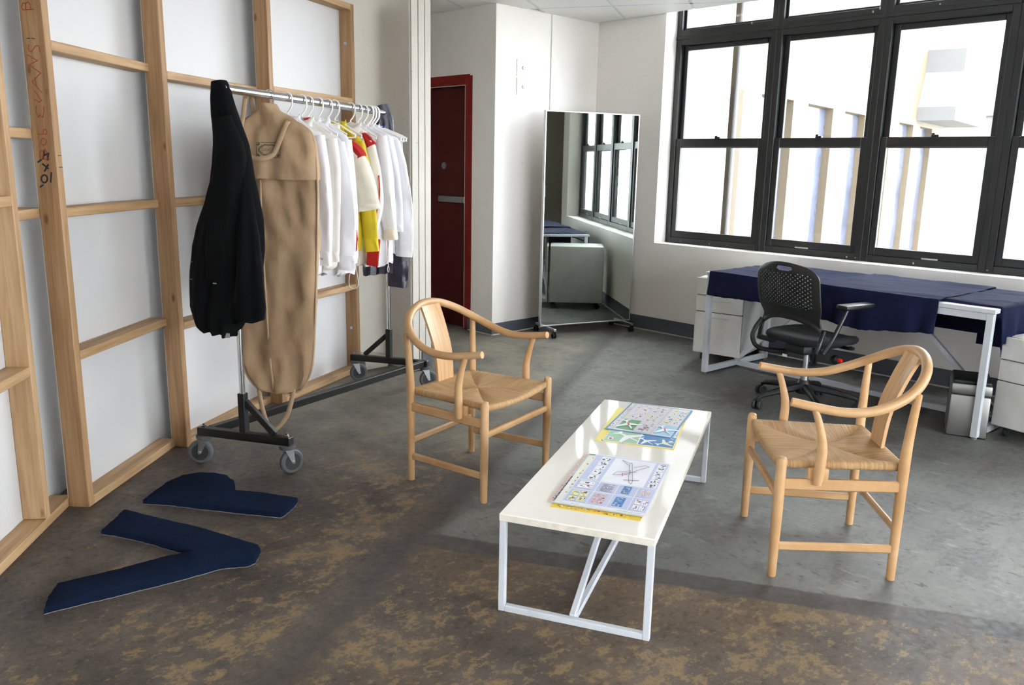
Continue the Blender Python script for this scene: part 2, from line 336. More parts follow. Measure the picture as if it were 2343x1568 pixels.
# window wall: two window bays, raw concrete pier between them
ZS, ZT, XO = .79, 3.2, 6.22
w = MB()
def wbox(m, x0, x1, y0, y1, z0, z1, mat=0): m.box(((x0+x1)/2, (y0+y1)/2, (z0+z1)/2), (x1-x0, y1-y0, z1-z0), mat=mat)
wbox(w, XW, XO, .93, 4.385, 0, ZS); wbox(w, XW, XO, 4.385, YP, 0, ZT); wbox(w, XW, XO, .50, .93, 0, ZT); wbox(w, XW, XO, -.5, .55, 2.69, ZT)
wbox(w, XW, XO, -4.2, -.45, 0, ZS); wbox(w, XW, XO, -4.4, -4.0, ZS, ZT)
struct(w.build('wall_right', 'white_plaster', smooth=0))
struct(MB().box((5.85, .05, 1.345), (.74, 1.0, 2.69), .012).build('wall_pier', 'dark_concrete', smooth=0))
w = MB(); wbox(w, XD, XO, YP, 5.44, 0, 2.9); wbox(w, XD, XO, 6.42, 9.0, 0, 2.9); wbox(w, XD, XO, 5.44, 6.42, 2.13, 2.9); wbox(w, 4.95, XO, 5.44, 6.42, 0, 2.13)
struct(w.build('wall_back', 'white_plaster', smooth=0))
w = MB(); w.box((3.515, 4.77, 1.36), (.17, .46, 2.72), .008); wbox(w, 3.5, 3.6, 5.0, 9.0, 0, 2.72)
colo = struct(w.build('wall_partition', 'old_white_paint', smooth=0))
for k, (x, wd_) in enumerate(((3.463, .052), (3.519, .05), (3.572, .048))):
    MB().box((x, 4.534, 1.35), (wd_, .014, 2.68), .002).build('board', 'old_white_paint', colo, smooth=0)
MB().box((3.553, 4.522, .075), (.09, .012, .15), .003).build('tape_patch', 'baseboard_grey', colo, label='torn grey tape patch at the foot of the post')
MB().box((3.3, 4.87, .04), (.2, .2, .08), .012).build('kerb', 'old_white_paint', colo)
struct(MB().box((3.55, 9.05, 1.36), (2.5, .1, 2.72)).build('wall_hall', 'white_plaster', smooth=0))
struct(MB().box((0, 5.85, 1.36), (7.0, .1, 2.72)).build('wall_far', 'white_plaster', smooth=0))
w = MB(); wbox(w, -3.7, -3.5, -4.4, 5.9, 0, .6); wbox(w, -3.7, -3.5, -4.4, .6, .6, 2.72); wbox(w, -3.7, -3.5, 5.6, 5.9, .6, 2.72); wbox(w, -3.7, -3.5, .6, 5.6, 2.6, 2.72)
struct(w.build('wall_left', 'white_plaster', smooth=0))
FX = -0.4
w = MB(); wbox(w, -3.6, XO, -4.4, -4.2, 0, .45); wbox(w, -3.6, FX, -4.4, -4.2, .45, 2.72); wbox(w, 5.85, XO, -4.4, -4.2, .45, 3.2); wbox(w, -3.6, XO, -4.4, -4.2, 2.66, 2.72)
struct(w.build('wall_front', 'white_plaster', smooth=0))
struct(MB().box((1.2, 2.3, 9.4), (10.2, 13.6, 12)).build('sky_blocker', 'pale_render', smooth=0))  # unseen mass added overhead to cut the skylight on the facade outside
bbm = MB(); wbox(bbm, XD, 5.975, YP-.008, YP, 0, .10); wbox(bbm, XD-.008, XD, YP-.008, 5.44, 0, .10)
struct(bbm.build('baseboard_back', 'baseboard_grey', smooth=0))
bbm = MB(); wbox(bbm, XW-.008, XW, .62, YP-.008, 0, .125); wbox(bbm, XW-.008, XW, -4.1, -.46, 0, .125)
struct(bbm.build('baseboard_right', 'baseboard_grey', smooth=0))
struct(MB().box((5.39, YP-.006, 1.4), (.042, .012, 2.58), .003).build('trim_1', 'white_plaster', smooth=0))
# windows: double-hung sashes with a fixed light above
def window(idx, yf, yn, first=False, last=False):
    """one unit between post centres yf (far) and yn (near)"""
    o = struct(bpy.data.objects.new('window_%d' % idx, None)); C.objects.link(o); o.location = (6.16, (yf+yn)/2, 0)
    H = (yf-yn)/2; e = .048; b = MB()
    def bx(m, x0, x1, y0, y1, z0, z1, bev=.003): m.box(((x0+x1)/2, (y0+y1)/2, (z0+z1)/2), (x1-x0, y1-y0, z1-z0), bev)
    bx(b, -.02, .06, -H, -H+e, ZS, ZT); bx(b, -.02, .06, H-e, H, ZS, ZT)
    bx(b, -.02, .06, -H+e, H-e, ZS, ZS+.05); bx(b, -.02, .06, -H+e, H-e, 2.455, 2.575); bx(b, -.02, .06, -H+e, H-e, ZT-.05, ZT); bx(b, -.028, -.02, -H, H, 2.50, 2.53)
    b.build('frame', 'black_frame', o)
    y0, y1 = -H+e, H-e; st = .045
    def sash(nm, x0, x1, z0, z1, zg0, zg1):
        m = MB(); bx(m, x0, x1, y0, y0+st, z0, z1); bx(m, x0, x1, y1-st, y1, z0, z1); bx(m, x0, x1, y0+st, y1-st, z0, zg0); bx(m, x0, x1, y0+st, y1-st, zg1, z1)
        s_ = m.build(nm, 'black_frame', o)
        MB().box(((x0+x1)/2, 0, (zg0+zg1)/2), (.005, 2*(H-e-st)+.01, zg1-zg0+.01)).build('pane', 'window_glass', s_, smooth=0)
        return s_
    lo = sash('lower_sash', -.008, .022, ZS+.05, 1.686, .897, 1.616)
    up = sash('upper_sash', .026, .056, 1.61, 2.455, 1.686, 2.415)
    MB().box((-.012, 0, 1.69), (.03, .05, .018), .004).box((-.016, .014, 1.703), (.012, .022, .014), .003).build('sash_lock', 'black_metal', lo)
    if idx > 1: MB().box((-.0095, .06*(-1)**idx, .846), (.003, .11, .012), .001).build('worn_pull', 'chip_white', lo, label='bare worn metal lift handle')
    m = MB()
    for q in range(4): m.box((-.0205, random.uniform(-H, H), random.choice((.81, 2.55, 2.57))), (.002, random.uniform(.005, .014), random.uniform(.003, .02)))
    m.build('paint_chip', 'chip_white', o, smooth=0)
    fm = MB(); t = .02
    bx(fm, .015, .045, y0, y0+t, 2.575, ZT-.05); bx(fm, .015, .045, y1-t, y1, 2.575, ZT-.05); bx(fm, .015, .045, y0+t, y1-t, 2.575, 2.595); bx(fm, .015, .045, y0+t, y1-t, ZT-.07, ZT-.05)
    tr = fm.build('transom_sash', 'black_frame', o); MB().box((.03, 0, 2.86), (.005, 2*(H-e-t)+.01, .54)).build('pane', 'window_glass', tr, smooth=0)
    return o
ps = [4.38, 3.449, 2.616, 1.77, .935]
for i in range(4): window(i+1, ps[i], ps[i+1])
for i in range(4): window(i+5, -.455-i*.8885, -.455-(i+1)*.8885)
def fill_window(idx, x0, x1, side=False):  # windows added out of view to let in more daylight and brighten the room
    o = struct(bpy.data.objects.new('window_%d' % idx, None)); C.objects.link(o); o.location = ((x0+x1)/2, -4.3, 0); H = (x1-x0)/2
    if side: o.location = (-3.6, (x0+x1)/2, 0); o.rotation_euler = (0, 0, PI/2)
    m = MB()
    for sx in (-1, 1): m.box((sx*(H-.03), 0, 1.555), (.06, .08, 2.21), .003)
    for z in (.48, 1.6, 2.63): m.box((0, 0, z), (2*H-.12, .08, .06), .003)
    m.build('frame', 'black_frame', o)
    for z in (1.04, 2.115): MB().box((0, 0, z), (2*H-.11, .005, 1.07 if z < 1.5 else .98)).build('pane', 'window_glass', o, smooth=0)
for i in range(6): fill_window(9+i, FX+i*(5.85-FX)/6, FX+(i+1)*(5.85-FX)/6)
for i in range(4): fill_window(15+i, .6+i*1.25, .6+(i+1)*1.25, True)  # unseen left row, added to brighten surfaces facing that side
# door on the far side of the alcove wall
d = struct(bpy.data.objects.new('door_1', None)); C.objects.link(d); d.location = (XD, 5.93, 0)
m = MB(); m.box((.036, -.462, 1.065), (.07, .05, 2.13), .004).box((.036, .462, 1.065), (.07, .05, 2.13), .004).box((.036, 0, 2.108), (.07, .874, .044), .004).build('door_frame', 'red_paint', d)
m = MB(); m.box((-.001, -.510, 1.080), (.004, .045, 2.16), .0005).box((-.001, 0, 2.150), (.004, 1.0, .045), .0005).build('painted_surround', 'red_paint', d)
m = MB(); m.box((.003, -.438, 1.045), (.006, .006, 2.08)).box((.003, 0, 2.086), (.006, .87, .006)).build('worn_edge', 'chip_white', d, smooth=0)
sl_ = MB().box((.065, 0, 1.04), (.05, .86, 2.07), .004).build('door_slab', 'dark_red_paint', d)
MB().box((.025, -.24, 1.13), (.03, .36, .055), .006).build('push_bar', 'zinc', sl_)
MB().lathe([(.0, 0), (.03, 0), (.03, .012), (.018, .02), (.0, .02)], 14, (.028, -.12, 1.42), 'X').build('lock_rose', 'zinc', sl_)
# painted-over key switch plates
pl_ = tag(MB().box((0, 0, 0), (.125, .008, .138), .003).lathe([(.0, -.0), (.017, 0), (.014, -.012), (.006, -.012), (.006, -.006), (0, -.006)], 14, (.01, -.004, 0), 'Y').lathe([(.004, 0), (.003, -.003), (0, -.003)], 8, (.01, -.004, .048), 'Y').lathe([(.004, 0), (.003, -.003), (0, -.003)], 8, (.01, -.004, -.048), 'Y').build('switch_plate', 'white_plaster', loc=(5.028, YP-.004, 2.226)), 'upper of two white painted key switch plates beside the red door', 'switch plate', 'painted switch plates')
p2 = pl_.copy(); C.objects.link(p2); p2.location = (5.03, YP-.004, 2.076); tag(p2, 'lower of two white painted key switch plates beside the red door', 'switch plate', 'painted switch plates')
# ------------------------------------------------------------------ outside
struct(MB().box((40, 5, -12.5), (200, 200, 1)).build('ground', 'street_grey', smooth=0))
bt = math.radians(8.5); bd = thing('building', 'cream rendered building with tall narrow windows outside the right windows', 'building', (10.0, 6.209, 0), bt)
m = MB(); wbox(m, 0, 20, .155, 3, -12, 9); wbox(m, .15, 20, 0, .155, 2.49, 9); wbox(m, .15, 20, 0, .155, -12, -.75); m.build('wall', 'cream_render', bd, smooth=0)
wbox(m2 := MB(), .15, .42, 0, .155, -.75, 2.49); 
for i in range(6):
    x1 = 2.4+2.0*i; wbox(m2, x1, x1+(.68 if i < 5 else 7.6), 0, .155, -.75, 2.49)
    MB().box((x1-.66, .14, .87), (1.32, .02, 3.2)).build('window_pane', 'far_glass', bd, smooth=0)
wbox(m2, .15, 1.08, 0, .155, -.75, 2.49)
m2.build('pier', 'cream_render', bd, smooth=0)
hp = [(11.0, 4.2), (13.5, 4.2), (13.5, 3.7), (14.2, 3.0), (14.2, 2.6), (10.6, 2.6), (10.6, 2.9), (11.0, 3.7)]
MB().prism(hp, 0, .8, M=Matrix(((1, 0, 0, 0), (0, 0, -1, 0), (0, 1, 0, 0), (0, 0, 0, 1)))).build('duct_hood', 'pale_render', bd, smooth=0)
MB().tube([(.1, -.03, -9), (.1, -.03, 8)], .03, 10).build('drain_pipe', 'pale_render', bd)
wing = tag(MB().box((0, 1.5, -1.5), (3.46, 3, 21)).build('building', 'pale_render', loc=(8.2, 6.12, 0), rz=math.radians(2)), 'pale shaded wall of the adjoining building left of the drain pipe', 'building')
fb = thing('building', 'distant pale block with grey roof edge past the cream building', 'building', (46, 4.5, 0), math.radians(-10))
MB().box((0, 6, -1), (8, 10, 16), .05).build('wall', 'pale_render', fb, smooth=0); MB().box((-.2, 6, 4.4), (8.4, 10.4, .8), .05).build('roof_edge', 'baseboard_grey', fb)
# ------------------------------------------------------------------ timber flats: studs, rails and white sheets
def flat(o, q, label, rails, top=2.43, studs=(), endstile=False, x0=0, firststud=True, name='wall_flat'):
    o, q = Vector(o), Vector(q); L = (q-o).length; ang = math.atan2(q.y-o.y, q.x-o.x)
    t = thing(name, label, 'wall panel', (o.x, o.y, 0), ang, 'timber framed wall flats'); D = .089; T = .038
    ext = 0 if endstile else .22
    MB().box(((x0+L+ext)/2+.003, D+.003, top/2), (L+ext-x0-.006, .006, top), .0).build('sheet', 'panel_white', t, smooth=0)
    xa = x0 if not firststud else T
    if firststud: beam('stud', (T/2, D/2, 0), (T/2, D/2, top), T, D, 'pine_dark', t, up=(0, 1, 0))
    xb = L-(T if endstile else 0)
    if endstile: beam('stud', (L-T/2, D/2, 0), (L-T/2, D/2, top), T, D, 'pine_dark', t, up=(0, 1, 0))
    beam('bottom_plate', (xa, D/2, T/2), (xb, D/2, T/2), D, T, 'pine', t)
    beam('top_plate', (xa, D/2, top-T/2), (xb, D/2, top-T/2), D, T, 'pine', t)
    for z, s0, s1 in rails: beam('rail', (xa if s0 is None else s0, D/2, z-T/2), (xb if s1 is None else s1, D/2, z-T/2), D, T, 'pine', t)
    for x in studs: beam('stud', (x+T/2, D/2, T), (x+T/2, D/2, top-T), T, D, 'pine', t, up=(0, 1, 0))
    return t
fA = flat((-.42, 1.83), (.960, 3.655), 'leftmost pine framed flat, cut off by the edge of the picture', [(1.244, 2.073, None), (1.545, 2.073, None), (1.3, 1.36, 2.033), (.66, 1.36, 2.033)], studs=(.6, 1.32, 2.035), firststud=False)
fB = flat((.995, 3.554), (1.579, 4.082), 'pine framed flat whose stud carries red and black handwriting', [(1.872, None, None), (1.247, None, None), (.668, None, None)])
fC = flat((1.607, 4.014), (2.324, 4.479), 'pine framed flat directly behind the black jacket', [(1.842, None, None), (1.251, None, None), (.645, None, None)])
fD = flat((2.351, 4.395), (3.180, 4.797), 'pine framed flat behind the white shirts, next to the white post', [(1.848, None, None), (1.251, None, None), (.623, None, None)], endstile=True)
for z in (.31, 2.19): MB().lathe([(0, 0), (.012, 0), (.012, -.003), (.006, -.006), (0, -.006)], 10, (.921-.038, .045, z), 'X').build('bolt', 'zinc', fD)
# handwriting on the stud of the second flat
RED = [[(0.0323, 1.9741), (0.0744, 1.9715), (0.078, 1.9838), (0.0719, 1.995), (0.0643, 1.9962), (0.0618, 1.9862), (0.0632, 1.9728)], [(0.0618, 1.9862), (0.0593, 1.9973), (0.0494, 1.9985), (0.0431, 1.9886), (0.0423, 1.9729)], [(0.0644, 1.8487), (0.0681, 1.8373), (0.0656, 1.8259), (0.0558, 1.8249), (0.0472, 1.8352), (0.0387, 1.8456), (0.0275, 1.8457), (0.0249, 1.8355), (0.0238, 1.8218)], [(0.0733, 1.8125), (0.0368, 1.7931), (0.0708, 1.7777), (0.0291, 1.7484)], [(0.0291, 1.7484), (0.0649, 1.7167), (0.0315, 1.677)], [(0.0534, 1.7307), (0.0512, 1.7041)], [(0.0597, 1.6831), (0.0348, 1.6461)], [(0.0365, 1.6508), (0.0463, 1.6413), (0.0626, 1.6528)], [(0.0588, 1.6294), (0.0626, 1.6059), (0.0565, 1.5919), (0.0546, 1.586), (0.0485, 1.5967), (0.0441, 1.5897), (0.0382, 1.5863), (0.0311, 1.6064), (0.0301, 1.6275)], [(0.0638, 1.5236), (0.0293, 1.5256), (0.027, 1.5356), (0.0313, 1.5439), (0.0405, 1.5402), (0.0421, 1.5247)], [(0.0534, 1.5019), (0.0559, 1.4899), (0.0477, 1.4834), (0.0358, 1.4879), (0.033, 1.5022), (0.0399, 1.5093), (0.0502, 1.5079), (0.0534, 1.5019)], [(0.0251, 1.4318), (0.0646, 1.431), (0.0638, 1.4515), (0.0574, 1.4636), (0.0503, 1.4589), (0.0517, 1.4325)], [(0.0477, 1.459), (0.0416, 1.4687), (0.0352, 1.4568), (0.0364, 1.4328)]]
BLK = [[(0.0459, 1.4638), (0.053, 1.4324)], [(0.0478, 1.4458), (0.0292, 1.4533)], [(0.0292, 1.4533), (0.0355, 1.4292)], [(0.0747, 1.42), (0.0611, 1.4287)], [(0.0563, 1.4131), (0.0363, 1.3966)], [(0.0348, 1.4111), (0.0514, 1.3866)], [(0.0434, 1.3577), (0.0458, 1.3503), (0.0509, 1.3449), (0.0573, 1.3428), (0.0632, 1.3446), (0.0672, 1.3499), (0.0681, 1.3572), (0.0656, 1.3645), (0.0606, 1.3699), (0.0542, 1.372), (0.0483, 1.3702), (0.0443, 1.3649), (0.0434, 1.3577)], [(0.0251, 1.3811), (0.0313, 1.3458)], [(0.0758, 1.3253), (0.0633, 1.3341)]]
TICK = [[(0.0693, 1.8718), (0.0582, 1.8715)], [(0.0507, 1.872), (0.0397, 1.8705)]]
plain('red_ink', srgb(150, 62, 40), .7); plain('black_ink', srgb(34, 38, 40), .7)
def strokes(lines, w, nm, mat):
    m = MB()
    for L in lines:
        for k, (a, b) in enumerate(zip(L[:-1], L[1:])):
            dx = Vector((b[0]-a[0], b[1]-a[1])).normalized()*w*.35
            m.bar((-.0006-k*.00001, a[0]-dx.x, a[1]-dx.y), (-.0006-k*.00001, b[0]+dx.x, b[1]+dx.y), .0004, w, 0, up=(0, -(b[1]-a[1]), b[0]-a[0]))
    m.build(nm, mat, fB, smooth=0)['kind'] = 'stuff'
strokes(RED, .0030, 'red_handwriting', 'red_ink'); strokes(BLK, .0062, 'black_handwriting', 'black_ink'); strokes(TICK, .003, 'pencil_tick', 'black_ink')
MB().box((.022, -.0005, 1.446), (.022, .0006, .003)).box((.022, -.0005, 1.402), (.022, .0006, .003)).build('pencil_tick', 'black_ink', fB, smooth=0)['kind'] = 'stuff'
# ------------------------------------------------------------------ carpet letters
def carpet(poly, label):
    cx_ = sum(p[0] for p in poly)/len(poly); cy_ = sum(p[1] for p in poly)/len(poly); P = [(x-cx_, y-cy_) for x, y in poly]
    if area(P) < 0: P.reverse()
    D = []
    for i in range(len(P)):                           # finer, slightly ragged outline
        p, q = Vector(P[i]), Vector(P[(i+1) % len(P)]); k = max(1, int((q-p).length/.012))
        for j in range(k):
            r = p.lerp(q, j/k); D.append((r.x+noise.noise(Vector((r.x*45, r.y*45, 1)))*.0035, r.y+noise.noise(Vector((r.x*45, r.y*45, 9)))*.0035))
    t = thing('carpet_letter', label, 'rug', (cx_, cy_, 0), 0, 'cut carpet letters')
    MB().prism([(x*1.001, y*1.001) for x, y in D], 0, .003).build('backing', 'carpet_backing', t, smooth=0)
    MB().prism([(x*1.002, y*1.002) for x, y in D], .003, .024, cham=.006).build('pile', 'navy_carpet', t, smooth=50)
carpet([(0.944, 3.251), (1.02, 3.329), (1.076, 3.39), (1.091, 3.376), (1.156, 3.208), (1.24, 3.021), (1.308, 2.817), (1.336, 2.735), (1.328, 2.698), (1.273, 2.635), (1.247, 2.629), (1.162, 2.676), (1.023, 2.691), (0.833, 2.723), (0.657, 2.759), (0.611, 2.765), (0.644, 2.84), (0.692, 2.913), (0.78, 2.9), (0.888, 2.881), (1.025, 2.871), (1.13, 2.848), (1.092, 2.93), (1.032, 3.086), (0.972, 3.21)], 'navy carpet cut-out shaped like a V, nearest on the floor')
carpet([(1.174, 3.442), (1.236, 3.499), (1.326, 3.573), (1.414, 3.61), (1.482, 3.593), (1.537, 3.543), (1.564, 3.478), (1.561, 3.4), (1.528, 3.318), (1.508, 3.295), (1.585, 3.192), (1.675, 3.03), (1.607, 2.97), (1.539, 2.93), (1.435, 3.075), (1.331, 3.228), (1.259, 3.341), (1.187, 3.425)], 'navy carpet cut-out with a rounded bowl, beside the clothes rack wheels')
# ------------------------------------------------------------------ garment rack
RM1, RM2 = Vector((1.694, 3.547, 0)), Vector((3.114, 4.364, 0)); RT = (RM2-RM1).normalized(); RL = (RM2-RM1).length; RZ = math.atan2(RT.y, RT.x); RAILZ = 1.742
rk = thing('clothes_rack', 'chrome and black steel rolling clothes rack with a Z-shaped base', 'clothes rack', tuple(RM1), RZ)
# local: x along the rail, y to the wall side (+) / room side (-)
CZ = .165
def caster(x, y, yaw, brake=False):
    cp = MB().lathe([(0, .128), (.035, .128), (.038, .135), (.038, .146), (0, .146)], 18, (x, y, 0)).build('caster', 'grey_rubber', rk)
    k = Matrix.Translation((x, y, 0)) @ Matrix.Rotation(yaw, 4, 'Z')
    MB().lathe([(.0, -.014), (.052, -.014), (.058, -.009), (.060, 0), (.058, .009), (.052, .014), (0, .014)], 24, (0, 0, 0), 'Y').build('tyre', 'grey_rubber', cp, matrix=k @ Matrix.Translation((.02, 0, .061)))
    MB().lathe([(.0, -.0155), (.040, -.0155), (.042, 0), (.040, .0155), (0, .0155)], 20, (0, 0, 0), 'Y').build('wheel_disc', 'dark_rubber', cp, matrix=k @ Matrix.Translation((.02, 0, .061)))
    m = MB()
    for s_ in (-1, 1):
        m.prism([(-.022, .13), (.022, .13), (.03, .055), (.014, .055)], s_*.0185-.0015, s_*.0185+.0015, M=Matrix(((1, 0, 0, 0), (0, 0, 1, 0), (0, 1, 0, 0), (0, 0, 0, 1))))
    m.box((0, 0, .129), (.05, .042, .004)); m.lathe([(0, -.026), (.007, -.026), (.007, .026), (0, .026)], 10, (.02, 0, .061), 'Y')
    m.build('fork', 'zinc', cp, matrix=k)
    if brake: MB().box((.05, -.03, .075), (.04, .012, .006), .002).box((.04, -.035, .062), (.03, .01, .005), .002).build('brake_lever', 'chrome', cp, matrix=k)
    MB().lathe([(0, 0), (.013, 0), (.013, .006), (.006, .008), (.006, .016), (0, .016)], 6, (x, y, CZ+.022)).build('bolt', 'chrome', cp)
for sx, W in ((0, .25), (RL, .275)):
    MB().bar((sx, -W, CZ), (sx, W, CZ), .04, .04, .003).build('base_bar', 'black_metal', rk)
    MB().box((sx, 0, CZ+.115), (.036, .036, .19), .003).build('pole_socket', 'black_metal', rk)
    MB().tube([(sx, 0, CZ+.1), (sx, 0, RAILZ)], .0135, 16).build('pole', 'chrome', rk)
MB().bar((.02, .2, CZ), (RL-.02, -.24, CZ), .04, .04, .003).build('diagonal_bar', 'black_metal', rk)
MB().bar((0, -.012, CZ+.17), (0, -.165, CZ+.025), .025, .03, .003).build('brace', 'black_metal', rk)
MB().bar((RL, .012, CZ+.17), (RL, .175, CZ+.025), .025, .03, .003).build('brace', 'black_metal', rk)
MB().tube([(-.03, 0, RAILZ), (RL+.03, 0, RAILZ)], .019, 18).build('hanging_rail', 'chrome', rk)
caster(-.0, .225, 1.9, True); caster(0, -.225, -.5); caster(RL, .245, -.9); caster(RL, -.255, -.9)
# ------------------------------------------------------------------ hangers and clothes
GZ = RZ-PI/2          # local x = away from the wall, local y = along the rail
def gpos(s_): p = RM1+RT*s_; return (p.x, p.y, 0)
def hanger(s_, label, r=.0042, mat='white_plastic', w=.160, group='white plastic hangers', flatk=1.0, tilt=0):
    t = thing('clothes_hanger', label, 'hanger', gpos(s_), GZ+tilt, group)
    hk = [(-.023, 0, 1.728), (-.022, 0, 1.748), (-.012, 0, 1.764), (.006, 0, 1.766), (.022, 0, 1.755), (.027, 0, 1.735), (.025, 0, 1.708), (.012, 0, 1.686), (0, 0, 1.672), (0, 0, 1.655)]
    MB().tube(smoothpath(hk, 3), r, 8, ratio=flatk).build('hook', mat, t)
    arms = [(0, 0, 1.66), (.06, 0, 1.64), (w-.03, 0, 1.598), (w, 0, 1.583), (w-.002, 0, 1.572), (w-.02, 0, 1.568), (0, 0, 1.568), (-w+.02, 0, 1.568), (-w+.002, 0, 1.572), (-w, 0, 1.583), (-w+.03, 0, 1.598), (-.06, 0, 1.64)]
    MB().tube(arms, r*1.05, 8, closed=True).build('shoulders', mat, t)
    return t
def resample(pts, n):
    P = [Vector((p[0], p[1], 0)) for p in pts]; L = [0]
    for a, b in zip(P[:-1], P[1:]): L.append(L[-1]+(b-a).length)
    out = []
    for i in range(n):
        d = L[-1]*i/(n-1); k = 0
        while k < len(P)-2 and L[k+1] < d: k += 1
        out.append(P[k].lerp(P[k+1], (d-L[k])/max(1e-9, L[k+1]-L[k])))
    return out
def pillow(left, right, T, nu=18, nv=34, fold=.012, freq=3.0, seed=0, wr=.006, topT=.5, y0=0, hem=.006, bunch=1.0, yg=0):
    """a hanging cloth body between two side outlines (w, z), real thickness T, vertical folds growing downwards"""
    Lf, Rt = resample(left, nv), resample(right, nv); rows = []
    for i in range(nv):
        v = i/(nv-1); ring = []; g = min(1, v*1.5)
        for side in (1, -1):
            for k in range(nu):
                u = k/(nu-1) if side == 1 else 1-k/(nu-1)
                p = Lf[i].lerp(Rt[i], u); prof = max(0, 1-abs(2*u-1)**3)**.5; th = T*(topT+(1-topT)*g)*(.12+.88*prof)*(.6+.4*bunch)
                f_ = fold*g*math.sin(2*PI*(freq*u+seed*.37)+1.3*math.sin(3*v+seed))+wr*noise.noise(Vector((p.x*14, p.y*6, seed*3.1)))
                f2 = wr*.7*noise.noise(Vector((p.x*22+side*5, p.y*11, seed*1.7)))
                hz = hem*math.sin(2*PI*(freq*u+seed*.2))*(v > .97)
                ring.append(Vector((p.x, y0+yg*min(1, v*2.2)+f_-side*th+f2, p.y+hz)))
        rows.append(ring)
    m = MB(); m.grid(rows, True); n_ = 2*nu
    for base in (0, (nv-1)*n_):
        for k in range(nu-1): m.f.append((base+k, base+k+1, base+n_-2-k, base+n_-1-k)); m.mi.append(0)
    return m
def sleeve(path, rx, ry, y0=0, seed=0, n=22, wr=.010, k=7, flatten=.75):
    """hanging sleeve: path (w, z), half widths across and along the rail; soft lengthwise pleats and creases"""
    P = smoothpath([(p[0], 0, p[1]) for p in path], k); M_ = len(P); rows = []
    def lerpl(L, t): x = t*(len(L)-1); i = min(int(x), len(L)-2); return L[i]+(L[i+1]-L[i])*(x-i)
    for i, p in enumerate(P):
        a = P[max(0, i-1)]; b = P[min(M_-1, i+1)]; T = (b-a).normalized(); nr = Vector((T.z, 0, -T.x)); t = i/(M_-1); r1, r2 = lerpl(rx, t), lerpl(ry, t)*flatten; row = []
        for q in range(n):
            an = 2*PI*q/n; g = min(1, t*2.2)*min(1, (1-t)*6+.35)
            c_, s_ = math.cos(an), math.sin(an); cx_ = math.copysign(abs(c_)**.8, c_); sx_ = math.copysign(abs(s_)**.8, s_)
            d = 1+g*(.20*math.sin(an*4+seed*1.7+t*1.5)+.10*math.sin(an*7-seed+t*3))
            w_ = wr*g*(noise.noise(Vector((p.x*10+c_*.7, p.z*11+seed, seed+s_)))+.6*noise.noise(Vector((c_*1.2, p.z*34, seed*2+s_))))
            row.append(p+nr*(cx_*r1*(1+(d-1)*.25)+w_*.5)+Vector((0, y0+sx_*r2*d+w_, 0)))
        rows.append(row)
    m = MB(); m.grid(rows, True); m.f.append(tuple(range(n))); m.mi.append(0); m.f.append(tuple((M_-1)*n+q for q in range(n))); m.mi.append(0); return m
def garment(name, label, cat, s_, mat, tip=(.18, 1.58), hemz=.9, hemw=.2, T=.028, sl=None, slr=(.062, .055, .05, .045), sly=(.034, .03, .026, .024), cuff=None, cuffmat=None, neckz=1.655, neckw=.05, seed=0, collar=True, collarmat=None, fold=.012, freq=3, group='shirts on the rack', waist=None, sleeve_mat=None, both=True):
    t = thing(name, label, cat, gpos(s_), GZ, group)
    half = [(neckw, neckz), (tip[0]*.6, (neckz*.45+tip[1]*.55)), tip, (tip[0]+.004, tip[1]-.05), (waist or (tip[0]-.01), 1.25), (hemw, hemz+.02), (hemw-.004, hemz)]
    pillow([(-x, z) for x, z in half], half, T, nu=24, nv=40, seed=seed, fold=fold*1.25, freq=freq+.7, wr=.010, hem=.012).build('body', mat, t, smooth=60)
    if collar:
        m = MB(); pts = []
        for i in range(17):
            an = PI*(-.1+1.2*i/16); pts.append((neckw*1.18*math.cos(an), -.03*math.sin(an)+.004, neckz+.006-.028*math.sin(an)*.8))
        rows = [[Vector(p) for p in pts], [Vector((p[0]*1.12, p[1]*1.5-.006, p[2]-.036-.012*abs(math.sin(i/16*PI*2)))) for i, p in enumerate(pts)]]
        m.grid(rows); c_ = m.build('collar', collarmat or mat, t, smooth=60, solid=.004)
    if sl:
        for sg in ((1, -1) if both else (1,)):
            path = [(sg*x, z) for x, z in sl]
            sleeve(path, slr, sly, seed=seed+sg).build('sleeve', sleeve_mat or mat, t, smooth=60)
            if cuff:
                a, b = Vector(path[-2]), Vector(path[-1]); dd = (b-a).normalized()
                sleeve([tuple(b-dd*.004), tuple(b+dd*cuff*.5), tuple(b+dd*cuff)], (slr[-1]*.98, slr[-1], slr[-1]), (sly[-1]*1.0, sly[-1]*1.02, sly[-1]*1.02), seed=seed+sg, wr=.002).build('cuff', cuffmat or mat, t, smooth=60)
    return t
ords = ['first', 'second', 'third', 'fourth', 'fifth', 'sixth', 'seventh', 'eighth', 'ninth', 'tenth', 'eleventh']
HS = [.490, .626, .691, .794, .897, .975, 1.161, 1.254, 1.327]
for i, s_ in enumerate(HS): hanger(s_, '%s thin white tubular hanger counted from the garment bag' % ords[i], tilt=random.uniform(-.05, .05))
for i, s_ in enumerate((1.402, 1.440, 1.480)): hanger(s_, 'thick flat white plastic hanger near the far rail end, %s of three' % ('nearest', 'middle', 'farthest')[i], .0062, w=.205, flatk=1.2, group='thick white hangers')
g1 = garment('long_sleeve_shirt', 'plain white button-cuff shirt directly behind the tan garment bag', 'shirt', .490, 'white_cotton', (.178, 1.578), .895, .165, sl=[(.165, 1.565), (.178, 1.40), (.186, 1.20), (.182, 1.0)], slr=(.03, .04, .042, .036), cuff=.07, seed=1)
